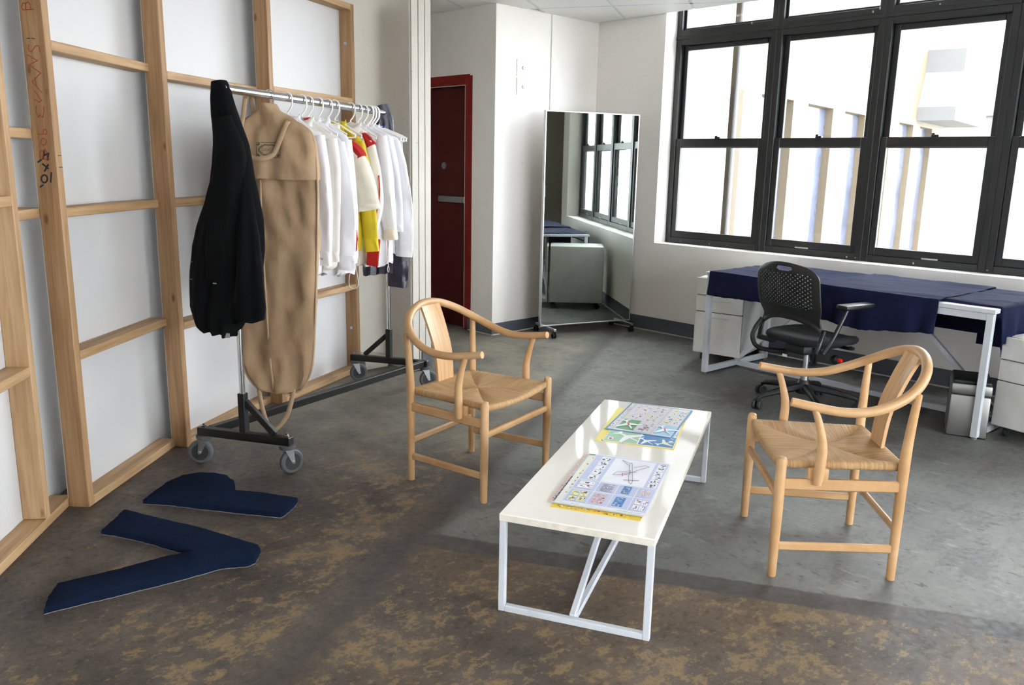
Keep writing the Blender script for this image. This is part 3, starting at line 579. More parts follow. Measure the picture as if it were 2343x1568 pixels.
MB().lathe([(0, 0), (.006, 0), (.005, -.003), (0, -.003)], 10, (.182, -.03, .965), 'Y').build('button', 'lining_grey', g1); MB().lathe([(0, 0), (.008, 0), (.007, -.004), (0, -.004)], 10, (.072, -.030, 1.615), 'Y').build('button', 'black_plastic', g1)
g2 = garment('long_sleeve_shirt', 'warm white shirt with a red inner neck band, second garment after the bag', 'shirt', .626, 'warm_white_cotton', (.178, 1.570), .90, .17, sl=[(.16, 1.555), (.168, 1.4), (.158, 1.2), (.150, .985)], slr=(.03, .042, .045, .04), cuff=.05, seed=2)
MB().tube(smoothpath([(-.04, .0, 1.652), (0, .022, 1.648), (.045, 0, 1.652), (.02, -.018, 1.645)], 4), .008, 8, ratio=.6).build('neck_lining', 'red_cotton', g2)
g3 = garment('long_sleeve_shirt', 'white shirt with wide sleeve and deep cuff in front of the cream top', 'shirt', .691, 'white_cotton', (.183, 1.553), .86, .175, sl=[(.168, 1.54), (.182, 1.38), (.192, 1.15), (.186, .96)], slr=(.03, .052, .062, .06), sly=(.025, .03, .03, .028), cuff=.075, seed=3, fold=.014)
g4 = garment('long_sleeve_shirt', 'white shirt with a dark red side stripe half hidden by the cream top', 'shirt', .794, 'white_cotton', (.17, 1.57), .845, .185, seed=4, sl=[(.155, 1.555), (.16, 1.4), (.172, 1.15), (.165, .95)], slr=(.03, .04, .042, .04), cuff=.04)
MB().tube(smoothpath([(.205, -.018, 1.10), (.212, -.02, 1.04), (.205, -.02, .97)], 5), [.004]+[.011]*4+[.012]+[.01]*4+[.003], 8, ratio=.5).build('stripe', 'red_cotton', g4)
g5 = garment('short_sleeve_top', 'cream short-sleeved top with a red shoulder patch', 'shirt', .897, 'cream_cotton', (.165, 1.515), .93, .17, sl=[(.155, 1.50), (.182, 1.42), (.205, 1.31), (.222, 1.215)], slr=(.03, .055, .068, .072), sly=(.028, .034, .038, .036), cuff=.03, seed=5, group='colourful tops on the rack', neckz=1.64)
sleeve([(.118, 1.548), (.15, 1.522), (.178, 1.492), (.192, 1.466)], (.018, .022, .026, .029), (.033, .036, .037, .037), seed=5, wr=.001).build('shoulder_patch', 'red_cotton', g5, smooth=60)
g6 = garment('long_sleeve_shirt', 'mustard yellow shirt with a buttoned cuff', 'shirt', .975, 'yellow_cotton', (.158, 1.562), .97, .15, sl=[(.140, 1.55), (.162, 1.40), (.185, 1.20), (.200, 1.03)], slr=(.028, .046, .05, .044), sly=(.026, .034, .034, .03), cuff=.075, seed=6, group='colourful tops on the rack')
g7 = garment('track_jacket', 'off-white jacket with red shoulder tip, red piping and red hem panel', 'jacket', 1.161, 'warm_white_cotton', (.130, 1.575), .86, .16, sl=[(.115, 1.56), (.135, 1.40), (.145, 1.22), (.118, 1.06)], slr=(.026, .042, .045, .036), sly=(.028, .034, .032, .028), seed=7, group='colourful tops on the rack', cuff=.05)
sleeve([(.080, 1.598), (.108, 1.565), (.127, 1.53)], (.010, .022, .033), (.030, .034, .034), seed=7, wr=.001).build('shoulder_tip', 'red_cotton', g7, smooth=60)
MB().tube(smoothpath([(.178, -.02, 1.37), (.182, -.022, 1.27), (.160, -.024, 1.15), (.142, -.026, 1.06)], 6), .0035, 8).build('piping', 'red_cotton', g7)
MB().box((0, 0, 0), (.075, .012, .16), .004).build('hem_panel', 'red_cotton', g7, matrix=Matrix.Translation((.150, -.05, .935)) @ Matrix.Rotation(.10, 4, 'Y'))
g8 = garment('long_sleeve_shirt', 'white pullover with a cream ribbed cuff and side zip behind the yellow shirt', 'shirt', 1.254, 'white_cotton', (.160, 1.600), .845, .175, sl=[(.145, 1.59), (.165, 1.40), (.176, 1.20), (.192, 1.06)], slr=(.032, .045, .048, .04), sly=(.03, .036, .034, .03), cuff=.065, cuffmat='cream_cotton', seed=8, fold=.016, freq=4)
MB().tube(smoothpath([(.196, -.03, .99), (.192, -.035, .92), (.194, -.035, .85)], 5), .0035, 6).build('zip', 'zinc', g8); MB().tube(smoothpath([(.194, -.035, .85), (.188, -.037, .825), (.196, -.037, .81), (.20, -.037, .83), (.194, -.035, .85)], 4), .0016, 6).build('zip_pull', 'white_plastic', g8)
MB().tube(smoothpath([(-.03, -.02, .86), (-.06, -.03, .78), (-.065, -.03, .715), (-.035, -.03, .695), (-.005, -.03, .72), (-.012, -.03, .79), (-.03, -.02, .86)], 6), .0022, 6).build('drawstring', 'white_plastic', g8)
g9 = garment('long_sleeve_shirt', 'white crew-neck shirt with slim sleeves left of the last three hangers', 'shirt', 1.327, 'white_cotton', (.168, 1.600), .85, .18, sl=[(.15, 1.585), (.175, 1.42), (.195, 1.25), (.205, 1.08)], slr=(.03, .042, .045, .038), cuff=.04, seed=9, freq=4)
g10 = garment('long_sleeve_shirt', 'white shirt whose straight long sleeve hangs farthest out at the rack end', 'shirt', 1.402, 'white_cotton', (.180, 1.585), .90, .175, sl=[(.16, 1.57), (.190, 1.42), (.218, 1.20), (.222, 1.03), (.215, .885)], slr=(.03, .046, .052, .054, .052), sly=(.03, .034, .034, .032, .032), seed=10, fold=.014)
g11 = garment('thin_shirt', 'thin white top with a blue neck tab on the farthest hanger', 'shirt', 1.480, 'white_cotton', (.175, 1.595), 1.28, .205, seed=11, T=.02, fold=.008, collarmat='blue_cotton')
lj = thing('leather_jacket', 'dark plum leather garment draped over the far end of the rail', 'jacket', gpos(1.625), GZ)
pillow([(-.055, 1.775), (-.085, 1.70), (-.10, 1.50), (-.15, 1.20), (-.17, .90), (-.165, .72)], [(.020, 1.795), (.05, 1.70), (.055, 1.62), (.09, 1.25), (.10, .95), (.08, .76)], .036, fold=.012, freq=4, seed=21, wr=.018, topT=.9).build('body', 'leather_plum', lj, smooth=60)
sleeve([(.045, 1.55), (.06, 1.2), (.075, .95), (.078, .80), (.072, .66)], (.03, .05, .062, .066, .064), (.03, .034, .036, .036, .034), seed=23, wr=.012).build('sleeve', 'leather_plum', lj, smooth=60)
# garment bag
bag = thing('garment_bag', 'long tan canvas garment bag with flap, strap handles and stamped label', 'garment bag', gpos(.333), GZ)
half = [(.012, 1.702), (.05, 1.672), (.165, 1.612), (.222, 1.572), (.240, 1.50), (.246, 1.28), (.226, .90), (.208, .65), (.188, .451), (.155, .37), (.115, .315), (.05, .298)]
lh = [(-.012, 1.702), (-.05, 1.672), (-.165, 1.612), (-.222, 1.572), (-.240, 1.50), (-.242, 1.28), (-.235, .90), (-.222, .65), (-.205, .42), (-.17, .34), (-.115, .300), (-.05, .292)]
pillow(lh, half, .036, nu=24, nv=60, fold=.009, freq=2.2, seed=31, wr=.022, topT=.7, hem=0).build('body', 'canvas_tan', bag, smooth=60)
fl = lambda L, a, b: [p for p in L if a >= p[1] >= b]
fm_ = pillow([(-.012, 1.705)]+[(x*1.015, z) for x, z in lh[1:5]]+[(-.247, 1.357)], [(.012, 1.705)]+[(x*1.015, z) for x, z in half[1:5]]+[(.251, 1.355)], .072, nu=26, nv=34, fold=.004, freq=2, seed=31, wr=.026, topT=.66, hem=.002)
from mathutils.bvhtree import BVHTree
bvh = BVHTree.FromPolygons([tuple(v) for v in fm_.v], fm_.f)
def bagy(x, z):
    h = bvh.ray_cast(Vector((x, -1, z)), Vector((0, 1, 0)))[0]; return h.y if h else -.05
fm_.build('flap', 'canvas_tan', bag, smooth=60)
MB().tube(smoothpath([(x, -.012, z) for x, z in half[2:]]+[(-.05, -.012, .292)]+[(x, -.012, z) for x, z in reversed(lh[2:-1])], 3), .006, 8).build('piping', 'canvas_pale', bag)
MB().tube(smoothpath([(-.035, -.052, 1.35), (-.04, -.050, 1.1), (-.035, -.050, .8), (-.03, -.046, .5), (-.025, -.032, .31)], 6), .0055, 6, ratio=.6).build('zip_seam', 'canvas_pale', bag)
MB().tube(smoothpath([(-.022, 0, 1.728), (-.018, 0, 1.76), (.008, 0, 1.766), (.025, 0, 1.745), (.018, 0, 1.715), (0, 0, 1.70), (0, 0, 1.66)], 4), .0025, 8).build('hook', 'chrome', bag)
def strap(path, w, nm, mat='canvas_pale', parent=None, up=(0, 1, 0), rot=0):
    P = smoothpath(path, 6); rows = []
    for i, p in enumerate(P):
        a = P[max(0, i-1)]; b = P[min(len(P)-1, i+1)]; T = (b-a).normalized(); u = Vector(up); d = u.cross(T)
        d = d.normalized() if d.length > 1e-4 else Vector((1, 0, 0)); d = (d*math.cos(rot)+u*math.sin(rot)).normalized(); rows.append([p-d*w/2, p, p+d*w/2])
    m = MB(); m.grid(rows); return m.build(nm, mat, parent, smooth=60, solid=.004)
sp1 = [(-.105, .0, 1.763), (-.112, -.022, 1.742), (-.110, -.05, 1.66), (-.112, 0, 1.55), (-.105, 0, 1.505), (-.065, 0, 1.455), (-.005, 0, 1.448), (.055, 0, 1.47), (.095, 0, 1.54), (.120, 0, 1.60), (.128, 0, 1.622)]
strap([p if i < 3 else (p[0], bagy(p[0], p[2])-.007, p[2]) for i, p in enumerate(sp1)], .024, 'handle_strap', parent=bag)
strap([(-.105, 0, 1.763), (-.112, .025, 1.74), (-.115, .045, 1.62), (-.12, .05, 1.45)], .022, 'handle_strap', parent=bag)
strap([(-.118, -.02, .31), (-.10, -.03, .22), (-.065, -.04, .13), (-.035, -.04, .105), (.0, -.04, .12), (.045, -.035, .18), (.07, -.03, .25), (.082, -.02, .32)], .024, 'handle_strap', parent=bag)
def textmesh(txt, size):
    cu = bpy.data.curves.new('t', 'FONT'); cu.body = txt; cu.size = size; cu.align_x = 'CENTER'; cu.align_y = 'CENTER'; cu.extrude = .0002
    ob = bpy.data.objects.new('t', cu); C.objects.link(ob); dg = bpy.context.evaluated_depsgraph_get(); me = bpy.data.meshes.new_from_object(ob.evaluated_get(dg))
    V = [tuple(v.co) for v in me.vertices]; F = [tuple(p.vertices) for p in me.polygons]; bpy.data.objects.remove(ob); bpy.data.curves.remove(cu); return V, F
lb = MB(); lx, lz, lw, lh_ = .030, 1.490, .118, .068; yy = 0
for dx, dz, w_, h_ in ((0, lh_/2, lw, .003), (0, -lh_/2, lw, .003), (-lw/2, 0, .003, lh_), (lw/2, 0, .003, lh_)): lb.box((lx+dx, yy, lz+dz), (w_, .001, h_))
for sx in (-1, 1):
    for sz in (-1, 1): lb.box((lx+sx*(lw/2-.011), yy, lz+sz*(lh_/2-.009)), (.016, .001, .009), 0, Matrix.Rotation(sx*sz*.6, 3, 'Y'))
for i in range(28):
    an = 2*PI*i/28; r_ = 1+.06*math.cos(an*6); lb.box((lx+.044*r_*math.cos(an), yy, lz+.024*r_*math.sin(an)), (.011, .001, .0045), 0, Matrix.Rotation(math.atan2(-.024*math.cos(an), -.044*math.sin(an))*-1, 3, 'Y'))
V, F = textmesh('GUCCI', .016); lb.add([Vector((lx+p[0]*1.35, yy-p[2], lz+p[1])) for p in V], F)
for v in lb.v: v.y = bagy(v.x, v.z)-.0012+v.y*.5
lb.build('stamped_label', 'stamp_ink', bag, smooth=0)
# black jacket slung over the near end of the rail
bj = thing('black_jacket', 'black wool jacket slung by its shoulder over the near rail end', 'jacket', gpos(-.01), GZ)
pillow([(-.056, 1.768), (-.068, 1.70), (-.074, 1.62), (-.072, 1.50), (-.100, 1.345), (-.160, 1.20), (-.216, 1.057), (-.240, .90), (-.253, .769), (-.232, .69), (-.18, .668)],
       [(.0, 1.778), (.020, 1.752), (.045, 1.66), (.096, 1.511), (.125, 1.34), (.150, 1.20), (.156, 1.057), (.12, .90), (.08, .80), (.03, .71), (-.01, .645)], .045, nu=22, nv=50, fold=.012, freq=3.2, seed=41, wr=.008, topT=.75, hem=.004).build('body', 'black_wool', bj, smooth=60)
sleeve([(.000, 1.62), (.03, 1.45), (-.01, 1.25), (-.05, 1.05), (-.068, .905)], (.045, .07, .075, .066, .056), (.05, .055, .05, .045, .04), y0=-.028, seed=42).build('sleeve', 'black_wool', bj, smooth=60)
pillow([(.03, 1.50), (.04, 1.3), (.045, 1.1), (.03, .95), (.0, .80), (.012, .72)], [(.07, 1.50), (.115, 1.34), (.150, 1.13), (.166, .95), (.172, .80), (.158, .738)], .04, nu=12, nv=30, fold=.009, freq=1.6, seed=43, yg=-.03, topT=.15).build('front_panel', 'black_wool', bj, smooth=60)
for x, z in ((-.215, .985), (-.222, .905)): MB().box((x+.012, -.032, z), (.012, .002, .002)).build('buttonhole', 'lining_grey', bj, smooth=0)
MB().box((-.062, -.066, .899), (.018, .002, .006)).build('loose_thread', 'lining_grey', bj, smooth=0)
MB().box((-.025, -.050, .66), (.03, .003, .022), .001).build('care_label', 'lining_grey', bj, smooth=0)
# ------------------------------------------------------------------ armchairs: local x forward, y to the sitter's left
def armchair(label, loc, rz):
    t = thing('armchair', label, 'chair', loc, rz, 'beech armchairs with cord seats')
    fl_ = [(.215, s_*.262) for s_ in (1, -1)]; bl_ = [(-.213, s_*.238) for s_ in (1, -1)]
    for x, y in fl_: MB().lathe([(.0, 0), (.0145, 0), (.0155, .004), (.019, .25), (.0185, .44), (.0165, .452), (.010, .457), (0, .457)], 18, (x, y, 0)).build('leg', 'beech', t)
    for x, y in bl_:
        sg = 1 if y > 0 else -1
        P = [(x, y, 0), (x, y, .2), (x, y, .42), (x-.004, y+sg*.006, .56), (x-.012, y+sg*.016, .70)]
        MB().tube(smoothpath(P, 5), [.0150+.004*min(1, i/10) if i < 11 else .019-.006*((i-10)/10) for i in range(21)], 16).build('leg', 'beech', t)
    # steam-bent rail from arm to arm round the back
    hr = [(.202, .266, .660), (.13, .273, .647), (.03, .282, .634), (-.06, .285, .640), (-.14, .275, .666), (-.215, .242, .706), (-.27, .18, .750), (-.302, .095, .784), (-.312, 0, .797)]
    P = smoothpath(hr+[(x, -y, z) for x, y, z in reversed(hr[:-1])], 5); m_ = len(P)
    MB().tube(P, [.0155+.003*math.sin(PI*i/(m_-1)) for i in range(m_)], 16).build('arm_rail', 'beech', t)
    # back splat, bowed and thin
    rows = []; sp = smoothpath([(-.198, 0, .375), (-.205, 0, .47), (-.222, 0, .58), (-.262, 0, .69), (-.308, 0, .79)], 6)
    for i, p in enumerate(sp):
        f_ = i/(len(sp)-1); hw = .056+.012*f_; a_ = sp[max(0, i-1)]; b_ = sp[min(len(sp)-1, i+1)]; T = (b_-a_).normalized(); nn = Vector((-T.z, 0, T.x))
        cur = .010*f_
        rows.append([p+Vector((cur*abs(k/4)**2*1.2, k/4*hw, 0))+nn*.006*s_ for s_, ks in ((1, range(-4, 5)), (-1, range(4, -5, -1))) for k in ks])
    m = MB(); m.grid(rows, True); n_ = 18
    for base in (0, (len(rows)-1)*n_):
        for k in range(8): m.f.append((base+k, base+k+1, base+16-k, base+17-k)); m.mi.append(0)
    m.build('back_splat', 'beech_splat', t, smooth=40)
    for s_ in (1, -1):
        MB().tube(smoothpath([(.088, s_*.272, .362), (.086, s_*.273, .42), (.084, s_*.274, .50), (.100, s_*.276, .575), (.122, s_*.276, .640)], 5), [.014, .0155, .0165, .0172, .0178, .018, .018, .018, .0176, .0172, .0168, .0162, .0156, .015, .0143, .0137, .0132, .0128, .0124, .012, .0115], 14).build('arm_support', 'beech', t)
        a_ = Vector((.205, s_*.262, .356)); b_ = Vector((-.205, s_*.240, .356))
        m = MB(); m.bar(a_, b_, .020, .042, .005); m.box((.085, s_*.254, .388), (.075, .018, .062), .008); m.build('side_rail', 'beech', t)
        MB().bar((.205, s_*.262, .118), (-.205, s_*.240, .118), .018, .032, .006).build('stretcher', 'beech', t)
    MB().bar((.215, -.25, .305), (.215, .25, .305), .022, .030, .008).build('front_rail', 'beech', t)
    MB().bar((-.213, -.23, .19), (-.213, .23, .19), .018, .030, .006).build('stretcher', 'beech', t)
    # woven seat: four cord fields meeting on the diagonals, rolled over the rails
    cs = [(.214, .240), (-.212, .218), (-.212, -.218), (.214, -.240)]; ctr = Vector((-.01, 0, .428)); ze = .438
    seat = MB(); NK = 14; NR = 9
    for q in range(4):
        A, B = Vector((*cs[q], 0)), Vector((*cs[(q+1) % 4], 0)); e_ = (B-A).normalized(); nrm = Vector((e_.y, -e_.x, 0)); nrm = nrm if nrm.dot((A+B)/2) > 0 else -nrm
        bow = (.016 if q in (0, 2) else .0) ; rows = []
        for i in range(NR+1):
            r = i/NR; row = []
            for k in range(NK+1):
                u = k/NK; pe = A.lerp(B, u); p = ctr.lerp(Vector((pe.x, pe.y, ze)), r); sag = -.006*math.sin(PI*r)
                crease = -.010*(1-min(1, 5*min(u, 1-u)))*math.sin(PI*min(1, r*1.02)) if r > 0 else 0
                dip = -.018*math.sin(PI*u)*r*r if q == 3 else 0
                row.append(Vector((p.x, p.y, p.z+sag+crease+dip)))
            rows.append(row)
        for an in (35, 75, 110, 150, 180):
            th = math.radians(an); row = []
            for k in range(NK+1):
                u = k/NK; pe = A.lerp(B, u); dip = -.018*math.sin(PI*u) if q == 3 else 0
                row.append(Vector((pe.x, pe.y, ze-.015+.015*math.cos(th)+dip))+nrm*.013*math.sin(th)*(1 if 0 < k < NK else .6))
            rows.append(row)
        rows.append([Vector((p.x*.86, p.y*.86, p.z+.004)) for p in rows[-1]])
        seat.grid(rows, mat=0 if q in (1, 3) else 1)
    seat.build('cord_seat', ['paper_cord_across', 'paper_cord_along'], t, smooth=50)
    return t
armchair('beech armchair with cord seat left of the white coffee table', (2.483, 2.768, 0), math.radians(-77.2))
armchair('beech armchair with cord seat right of the white coffee table', (2.958, 1.326, 0), math.radians(131.2))
# ------------------------------------------------------------------ coffee table: local x along the table, y negative towards the camera right
TA = math.atan2(.634, 1.289); TO = Vector((1.713, 1.807, 0)); TL, TW, TH = 1.437, .506, .345
tb = thing('coffee_table', 'low white coffee table with glossy top and square steel frames', 'table', tuple(TO), TA)
MB().box((TL/2, -TW/2, TH-.0125), (TL, TW, .025), .002).build('table_top', 'tabletop_white', tb)
ed = MB(); ed.box((-.0005, -TW/2, TH-.0135), (.002, TW-.004, .021)).box((TL+.0005, -TW/2, TH-.0135), (.002, TW-.004, .021)).box((TL/2, -TW-.0003, TH-.0135), (TL-.004, .002, .021)).build('edge_band', 'table_edge', tb, smooth=0)
for x in (.012, TL-.012):
    MB().bar((x, -.012, 0), (x, -.012, TH-.025), .022, .022, .002).build('leg', 'white_metal', tb); MB().bar((x, -TW+.012, 0), (x, -TW+.012, TH-.025), .022, .022, .002).build('leg', 'white_metal', tb)
    MB().bar((x, -.023, .011), (x, -TW+.023, .011), .022, .022, .002).build('floor_rail', 'white_metal', tb)
for sx in (0, 1):
    x0 = .02 if not sx else TL-.02; x1 = TL/2-.02 if not sx else TL/2+.02
    MB().bar((x0, -TW/2+.002, .02), (x1, -TW/2+.002, TH-.03), .02, .02, .002).build('diagonal_brace', 'white_metal', tb)
MB().bar((.024, -TW/2, .0105), (TL-.024, -TW/2, .0105), .02, .02, .002).build('floor_bar', 'white_metal', tb)
# ------------------------------------------------------------------ printed safety cards
CCOL = {}
def cm(c):
    if c not in CCOL: CCOL[c] = plain('print_%02x%02x%02x' % c, srgb(*c), .3, var=.02)
    return CCOL[c]
WHT, LAV, BLU, SKY, YEL, GRN, DRK, RED_, GRY, ORG, PNK, NAV = (240, 240, 244), (196, 204, 234), (52, 126, 196), (140, 196, 230), (236, 206, 40), (104, 160, 116), (50, 52, 66), (200, 60, 60), (206, 204, 206), (226, 150, 70), (222, 186, 196), (40, 52, 110)
def card(label, origin, ux, size, z, base, prints, polys=(), name='safety_card'):
    """card in table coordinates: origin corner, direction of its long side, size; prints are (x0,y0,x1,y1,colour) in 0..1"""
    L, W = size; ux = Vector((*ux, 0)).normalized(); uy = Vector((-ux.y, ux.x, 0))
    t = thing(name, label, 'card', tuple(Matrix.Translation(TO) @ Matrix.Rotation(TA, 4, 'Z') @ Vector((origin[0], origin[1], TH))), TA+math.atan2(ux.y, ux.x), 'printed cards on the coffee table')
    MB().box((L/2, W/2, z+.0006), (L, W, .0012), .0).build('card_sheet', cm(base), t, smooth=0)
    cols = []; m = MB()
    def ci(c):
        if c not in cols: cols.append(c)
        return cols.index(c)
    for lv, (x0, y0, x1, y1, c) in enumerate(prints):
        zz = z+.0013+lv*.000006
        m.add([(x0*L, y0*W, zz), (x1*L, y0*W, zz), (x1*L, y1*W, zz), (x0*L, y1*W, zz)], [(0, 1, 2, 3)], ci(c))
    for k, (pts, c) in enumerate(polys):
        zz = z+.0013+(len(prints)+k)*.000006; m.add([(x*L, y*W, zz) for x, y in pts], [tuple(range(len(pts)))], ci(c))
    if m.f: m.build('print', [cm(c) for c in cols], t, smooth=0)
    return t
def icons(x0, y0, x1, y1, nx, ny, bgc, figs, rnd, gap=.12):
    out = []
    for i in range(nx):
        for j in range(ny):
            w_, h_ = (x1-x0)/nx, (y1-y0)/ny; a_, b_ = x0+i*w_+w_*gap/2, y0+j*h_+h_*gap/2; a2, b2 = x0+(i+1)*w_-w_*gap/2, y0+(j+1)*h_-h_*gap/2
            out.append((a_, b_, a2, b2, bgc))
            for k in range(rnd.randint(5, 8)):
                px, py = rnd.uniform(a_, a2-(a2-a_)*.3), rnd.uniform(b_, b2-(b2-b_)*.3); out.append((px, py, px+(a2-a_)*rnd.uniform(.10, .36), py+(b2-b_)*rnd.uniform(.06, .30), rnd.choice(figs)))
    return out
def plane_poly(cx_, cy_, s_, an, asp, c):
    pts = [(-.5, .02), (-.1, .04), (-.22, .48), (-.12, .48), (.14, .05), (.36, .04), (.46, .18), (.52, .18), (.47, 0), (.52, -.18), (.46, -.18), (.36, -.04), (.14, -.05), (-.12, -.48), (-.22, -.48), (-.1, -.04), (-.5, -.02)]
    co_, si = math.cos(an), math.sin(an); return ([(cx_+(x*co_-y*si)*s_, cy_+(x*si+y*co_)*s_*asp) for x, y in pts], c)
R1 = random.Random(3)
# near pile, bottom to top
card('yellow card at the bottom of the near pile', (.112, -.438), (1, .0), (.535, .300), 0, YEL, icons(.01, .05, .06, .95, 1, 9, (228, 190, 60), [WHT, RED_, DRK, (150, 120, 30)], R1)+[(.0, .0, .1, .12, (222, 190, 40))])
card('pink-edged card under the near pile, showing at its far left', (.15, -.435), (1, .012), (.498, .318), .0016, (226, 196, 182), icons(.02, .93, .98, .99, 14, 1, (214, 190, 180), [WHT, GRY, DRK], R1))
card('grey card peeking out left of the near pile', (.142, -.440), (1, .006), (.51, .310), .0032, GRY, icons(.02, .93, .5, .995, 8, 1, DRK, [WHT, RED_, GRY], R1)+[(.94, .3, .995, .9, (150, 158, 150))])
card('white card with yellow icons second from top of the near pile', (.150, -.440), (1, .012), (.500, .300), .0048, (238, 240, 236),
     icons(.10, .86, .95, .97, 12, 1, (244, 240, 220), [YEL, (120, 100, 180), ORG, DRK], R1)+icons(.01, .10, .07, .92, 1, 9, (236, 240, 232), [GRN, (110, 90, 180), DRK, YEL, ORG], R1)+[(.005, .02, .06, .3, (170, 204, 168)), (.97, .0, 1, .08, GRN), (.97, .9, 1, 1, (70, 120, 84))])
pr = [(.02, .02, .98, .98, LAV), (.45, .18, .97, .72, (238, 240, 250))]
pr += icons(.46, .03, .96, .15, 6, 1, WHT, [NAV, DRK, (120, 130, 190)], R1)+icons(.46, .76, .96, .90, 5, 1, WHT, [NAV, DRK, (120, 130, 180)], R1)
pr += [(.02, .46, .43, .47, WHT), (.43, .02, .44, .98, WHT), (.02, .22, .43, .23, WHT), (.02, .70, .43, .71, WHT), (.24, .02, .25, .98, WHT)]
pr += [(.05, .30, .21, .42, BLU)]+icons(.05, .30, .21, .42, 4, 1, BLU, [DRK, NAV, WHT], R1)+icons(.04, .52, .22, .68, 3, 2, PNK, [RED_, DRK, WHT, (190, 120, 140)], R1)+icons(.03, .03, .22, .19, 2, 2, WHT, [DRK, (140, 150, 190), (150, 110, 100)], R1)
pr += icons(.03, .74, .22, .95, 2, 2, (224, 232, 190), [YEL, BLU, DRK, ORG], R1)+icons(.27, .50, .41, .66, 3, 1, (150, 152, 178), [WHT, DRK, PNK], R1)+[(.28, .30, .42, .40, BLU)]+icons(.28, .30, .42, .40, 2, 1, BLU, [DRK, SKY, YEL], R1)+icons(.27, .06, .41, .18, 1, 2, (216, 206, 226), [YEL, (190, 170, 200)], R1)+icons(.27, .74, .41, .95, 2, 1, WHT, [(150, 150, 180), DRK, PNK], R1)
lines = []
def ln(p, q, w_, c):
    d_ = Vector((q[0]-p[0], q[1]-p[1])); n_ = Vector((-d_.y, d_.x)).normalized()*w_; lines.append(([(p[0]+n_.x, p[1]+n_.y), (q[0]+n_.x, q[1]+n_.y), (q[0]-n_.x, q[1]-n_.y), (p[0]-n_.x, p[1]-n_.y)], c))
for p, q in (((.50, .38), (.86, .50)), ((.52, .34), (.88, .47)), ((.86, .50), (.90, .485)), ((.88, .47), (.90, .485)), ((.50, .38), (.47, .34)), ((.52, .34), (.47, .34)), ((.66, .42), (.60, .62)), ((.66, .42), (.73, .44)), ((.60, .62), (.66, .60)), ((.66, .60), (.73, .44)), ((.72, .40), (.86, .24)), ((.86, .24), (.88, .30)), ((.88, .30), (.80, .42)), ((.82, .48), (.93, .62)), ((.93, .62), (.88, .50))): ln(p, q, .003, (90, 84, 96))
for p, q in (((.66, .50), (.72, .36)), ((.53, .46), (.56, .27)), ((.60, .50), (.67, .52))): ln(p, q, .005, (150, 60, 54))
card('lavender safety card with aeroplane line drawing on top of the near pile', (.156, -.447), (1, .0), (.494, .288), .0064, (226, 230, 244), pr, lines)
# far pile
card('yellow card under the far pile', (.832, -.43), (1, .03), (.50, .325), 0, (238, 214, 70), icons(.0, .5, .06, .95, 1, 4, (240, 226, 120), [(120, 90, 160), DRK, WHT], R1))
pp = [(.01, .52, .5, .99, (150, 190, 158)), (.01, .01, .5, .50, (40, 118, 178)), (.5, .01, .99, .12, WHT)]+icons(.1, .01, .5, .12, 3, 1, (60, 130, 190), [YEL, WHT, GRN], R1)+icons(.3, .01, .8, .10, 5, 1, WHT, [RED_, GRN, SKY], R1)
card('blue and green aeroplane card showing below the top of the far pile', (.842, -.425), (1, .04), (.45, .285), .0016, (226, 232, 232), pp+[(.05, .88, .12, .95, WHT), (.065, .895, .105, .935, (200, 70, 60))], [plane_poly(.18, .68, .34, .9, 1.4, WHT), plane_poly(.12, .40, .20, .8, 1.4, WHT), plane_poly(.12, .14, .20, 2.2, 1.4, (230, 236, 200))])
pp = [(.02, .03, .98, .97, (204, 202, 210)), (.06, .60, .40, .86, (84, 150, 100)), (.06, .04, .36, .30, (138, 196, 226)), (.02, .33, .98, .335, (120, 130, 150)), (.02, .90, .98, .905, (120, 130, 150))]
pp += icons(.44, .62, .95, .88, 4, 2, (214, 212, 220), [DRK, (150, 160, 200), PNK, YEL], R1)+icons(.40, .36, .95, .58, 5, 2, (210, 208, 216), [YEL, DRK, (140, 150, 190), (200, 180, 90)], R1)+icons(.40, .04, .95, .30, 4, 2, (216, 218, 220), [DRK, YEL, (110, 130, 170), GRN], R1)+icons(.04, .36, .36, .58, 3, 1, (208, 206, 214), [(150, 60, 80), DRK, (150, 150, 190)], R1)+icons(.02, .91, .95, .97, 8, 1, (216, 214, 220), [DRK, YEL, (150, 150, 190)], R1)
card('grey safety card with blue border and two aeroplanes on top of the far pile', (.965, -.400), (1, -.06), (.440, .290), .0032, (44, 128, 176), pp, [plane_poly(.23, .73, .30, .5, 1.4, (232, 238, 240)), plane_poly(.21, .17, .28, .6, 1.4, (236, 240, 246)), ([(.20, .70), (.29, .75), (.285, .78), (.195, .73)], RED_), ([(.18, .145), (.27, .19), (.265, .215), (.175, .17)], RED_)])
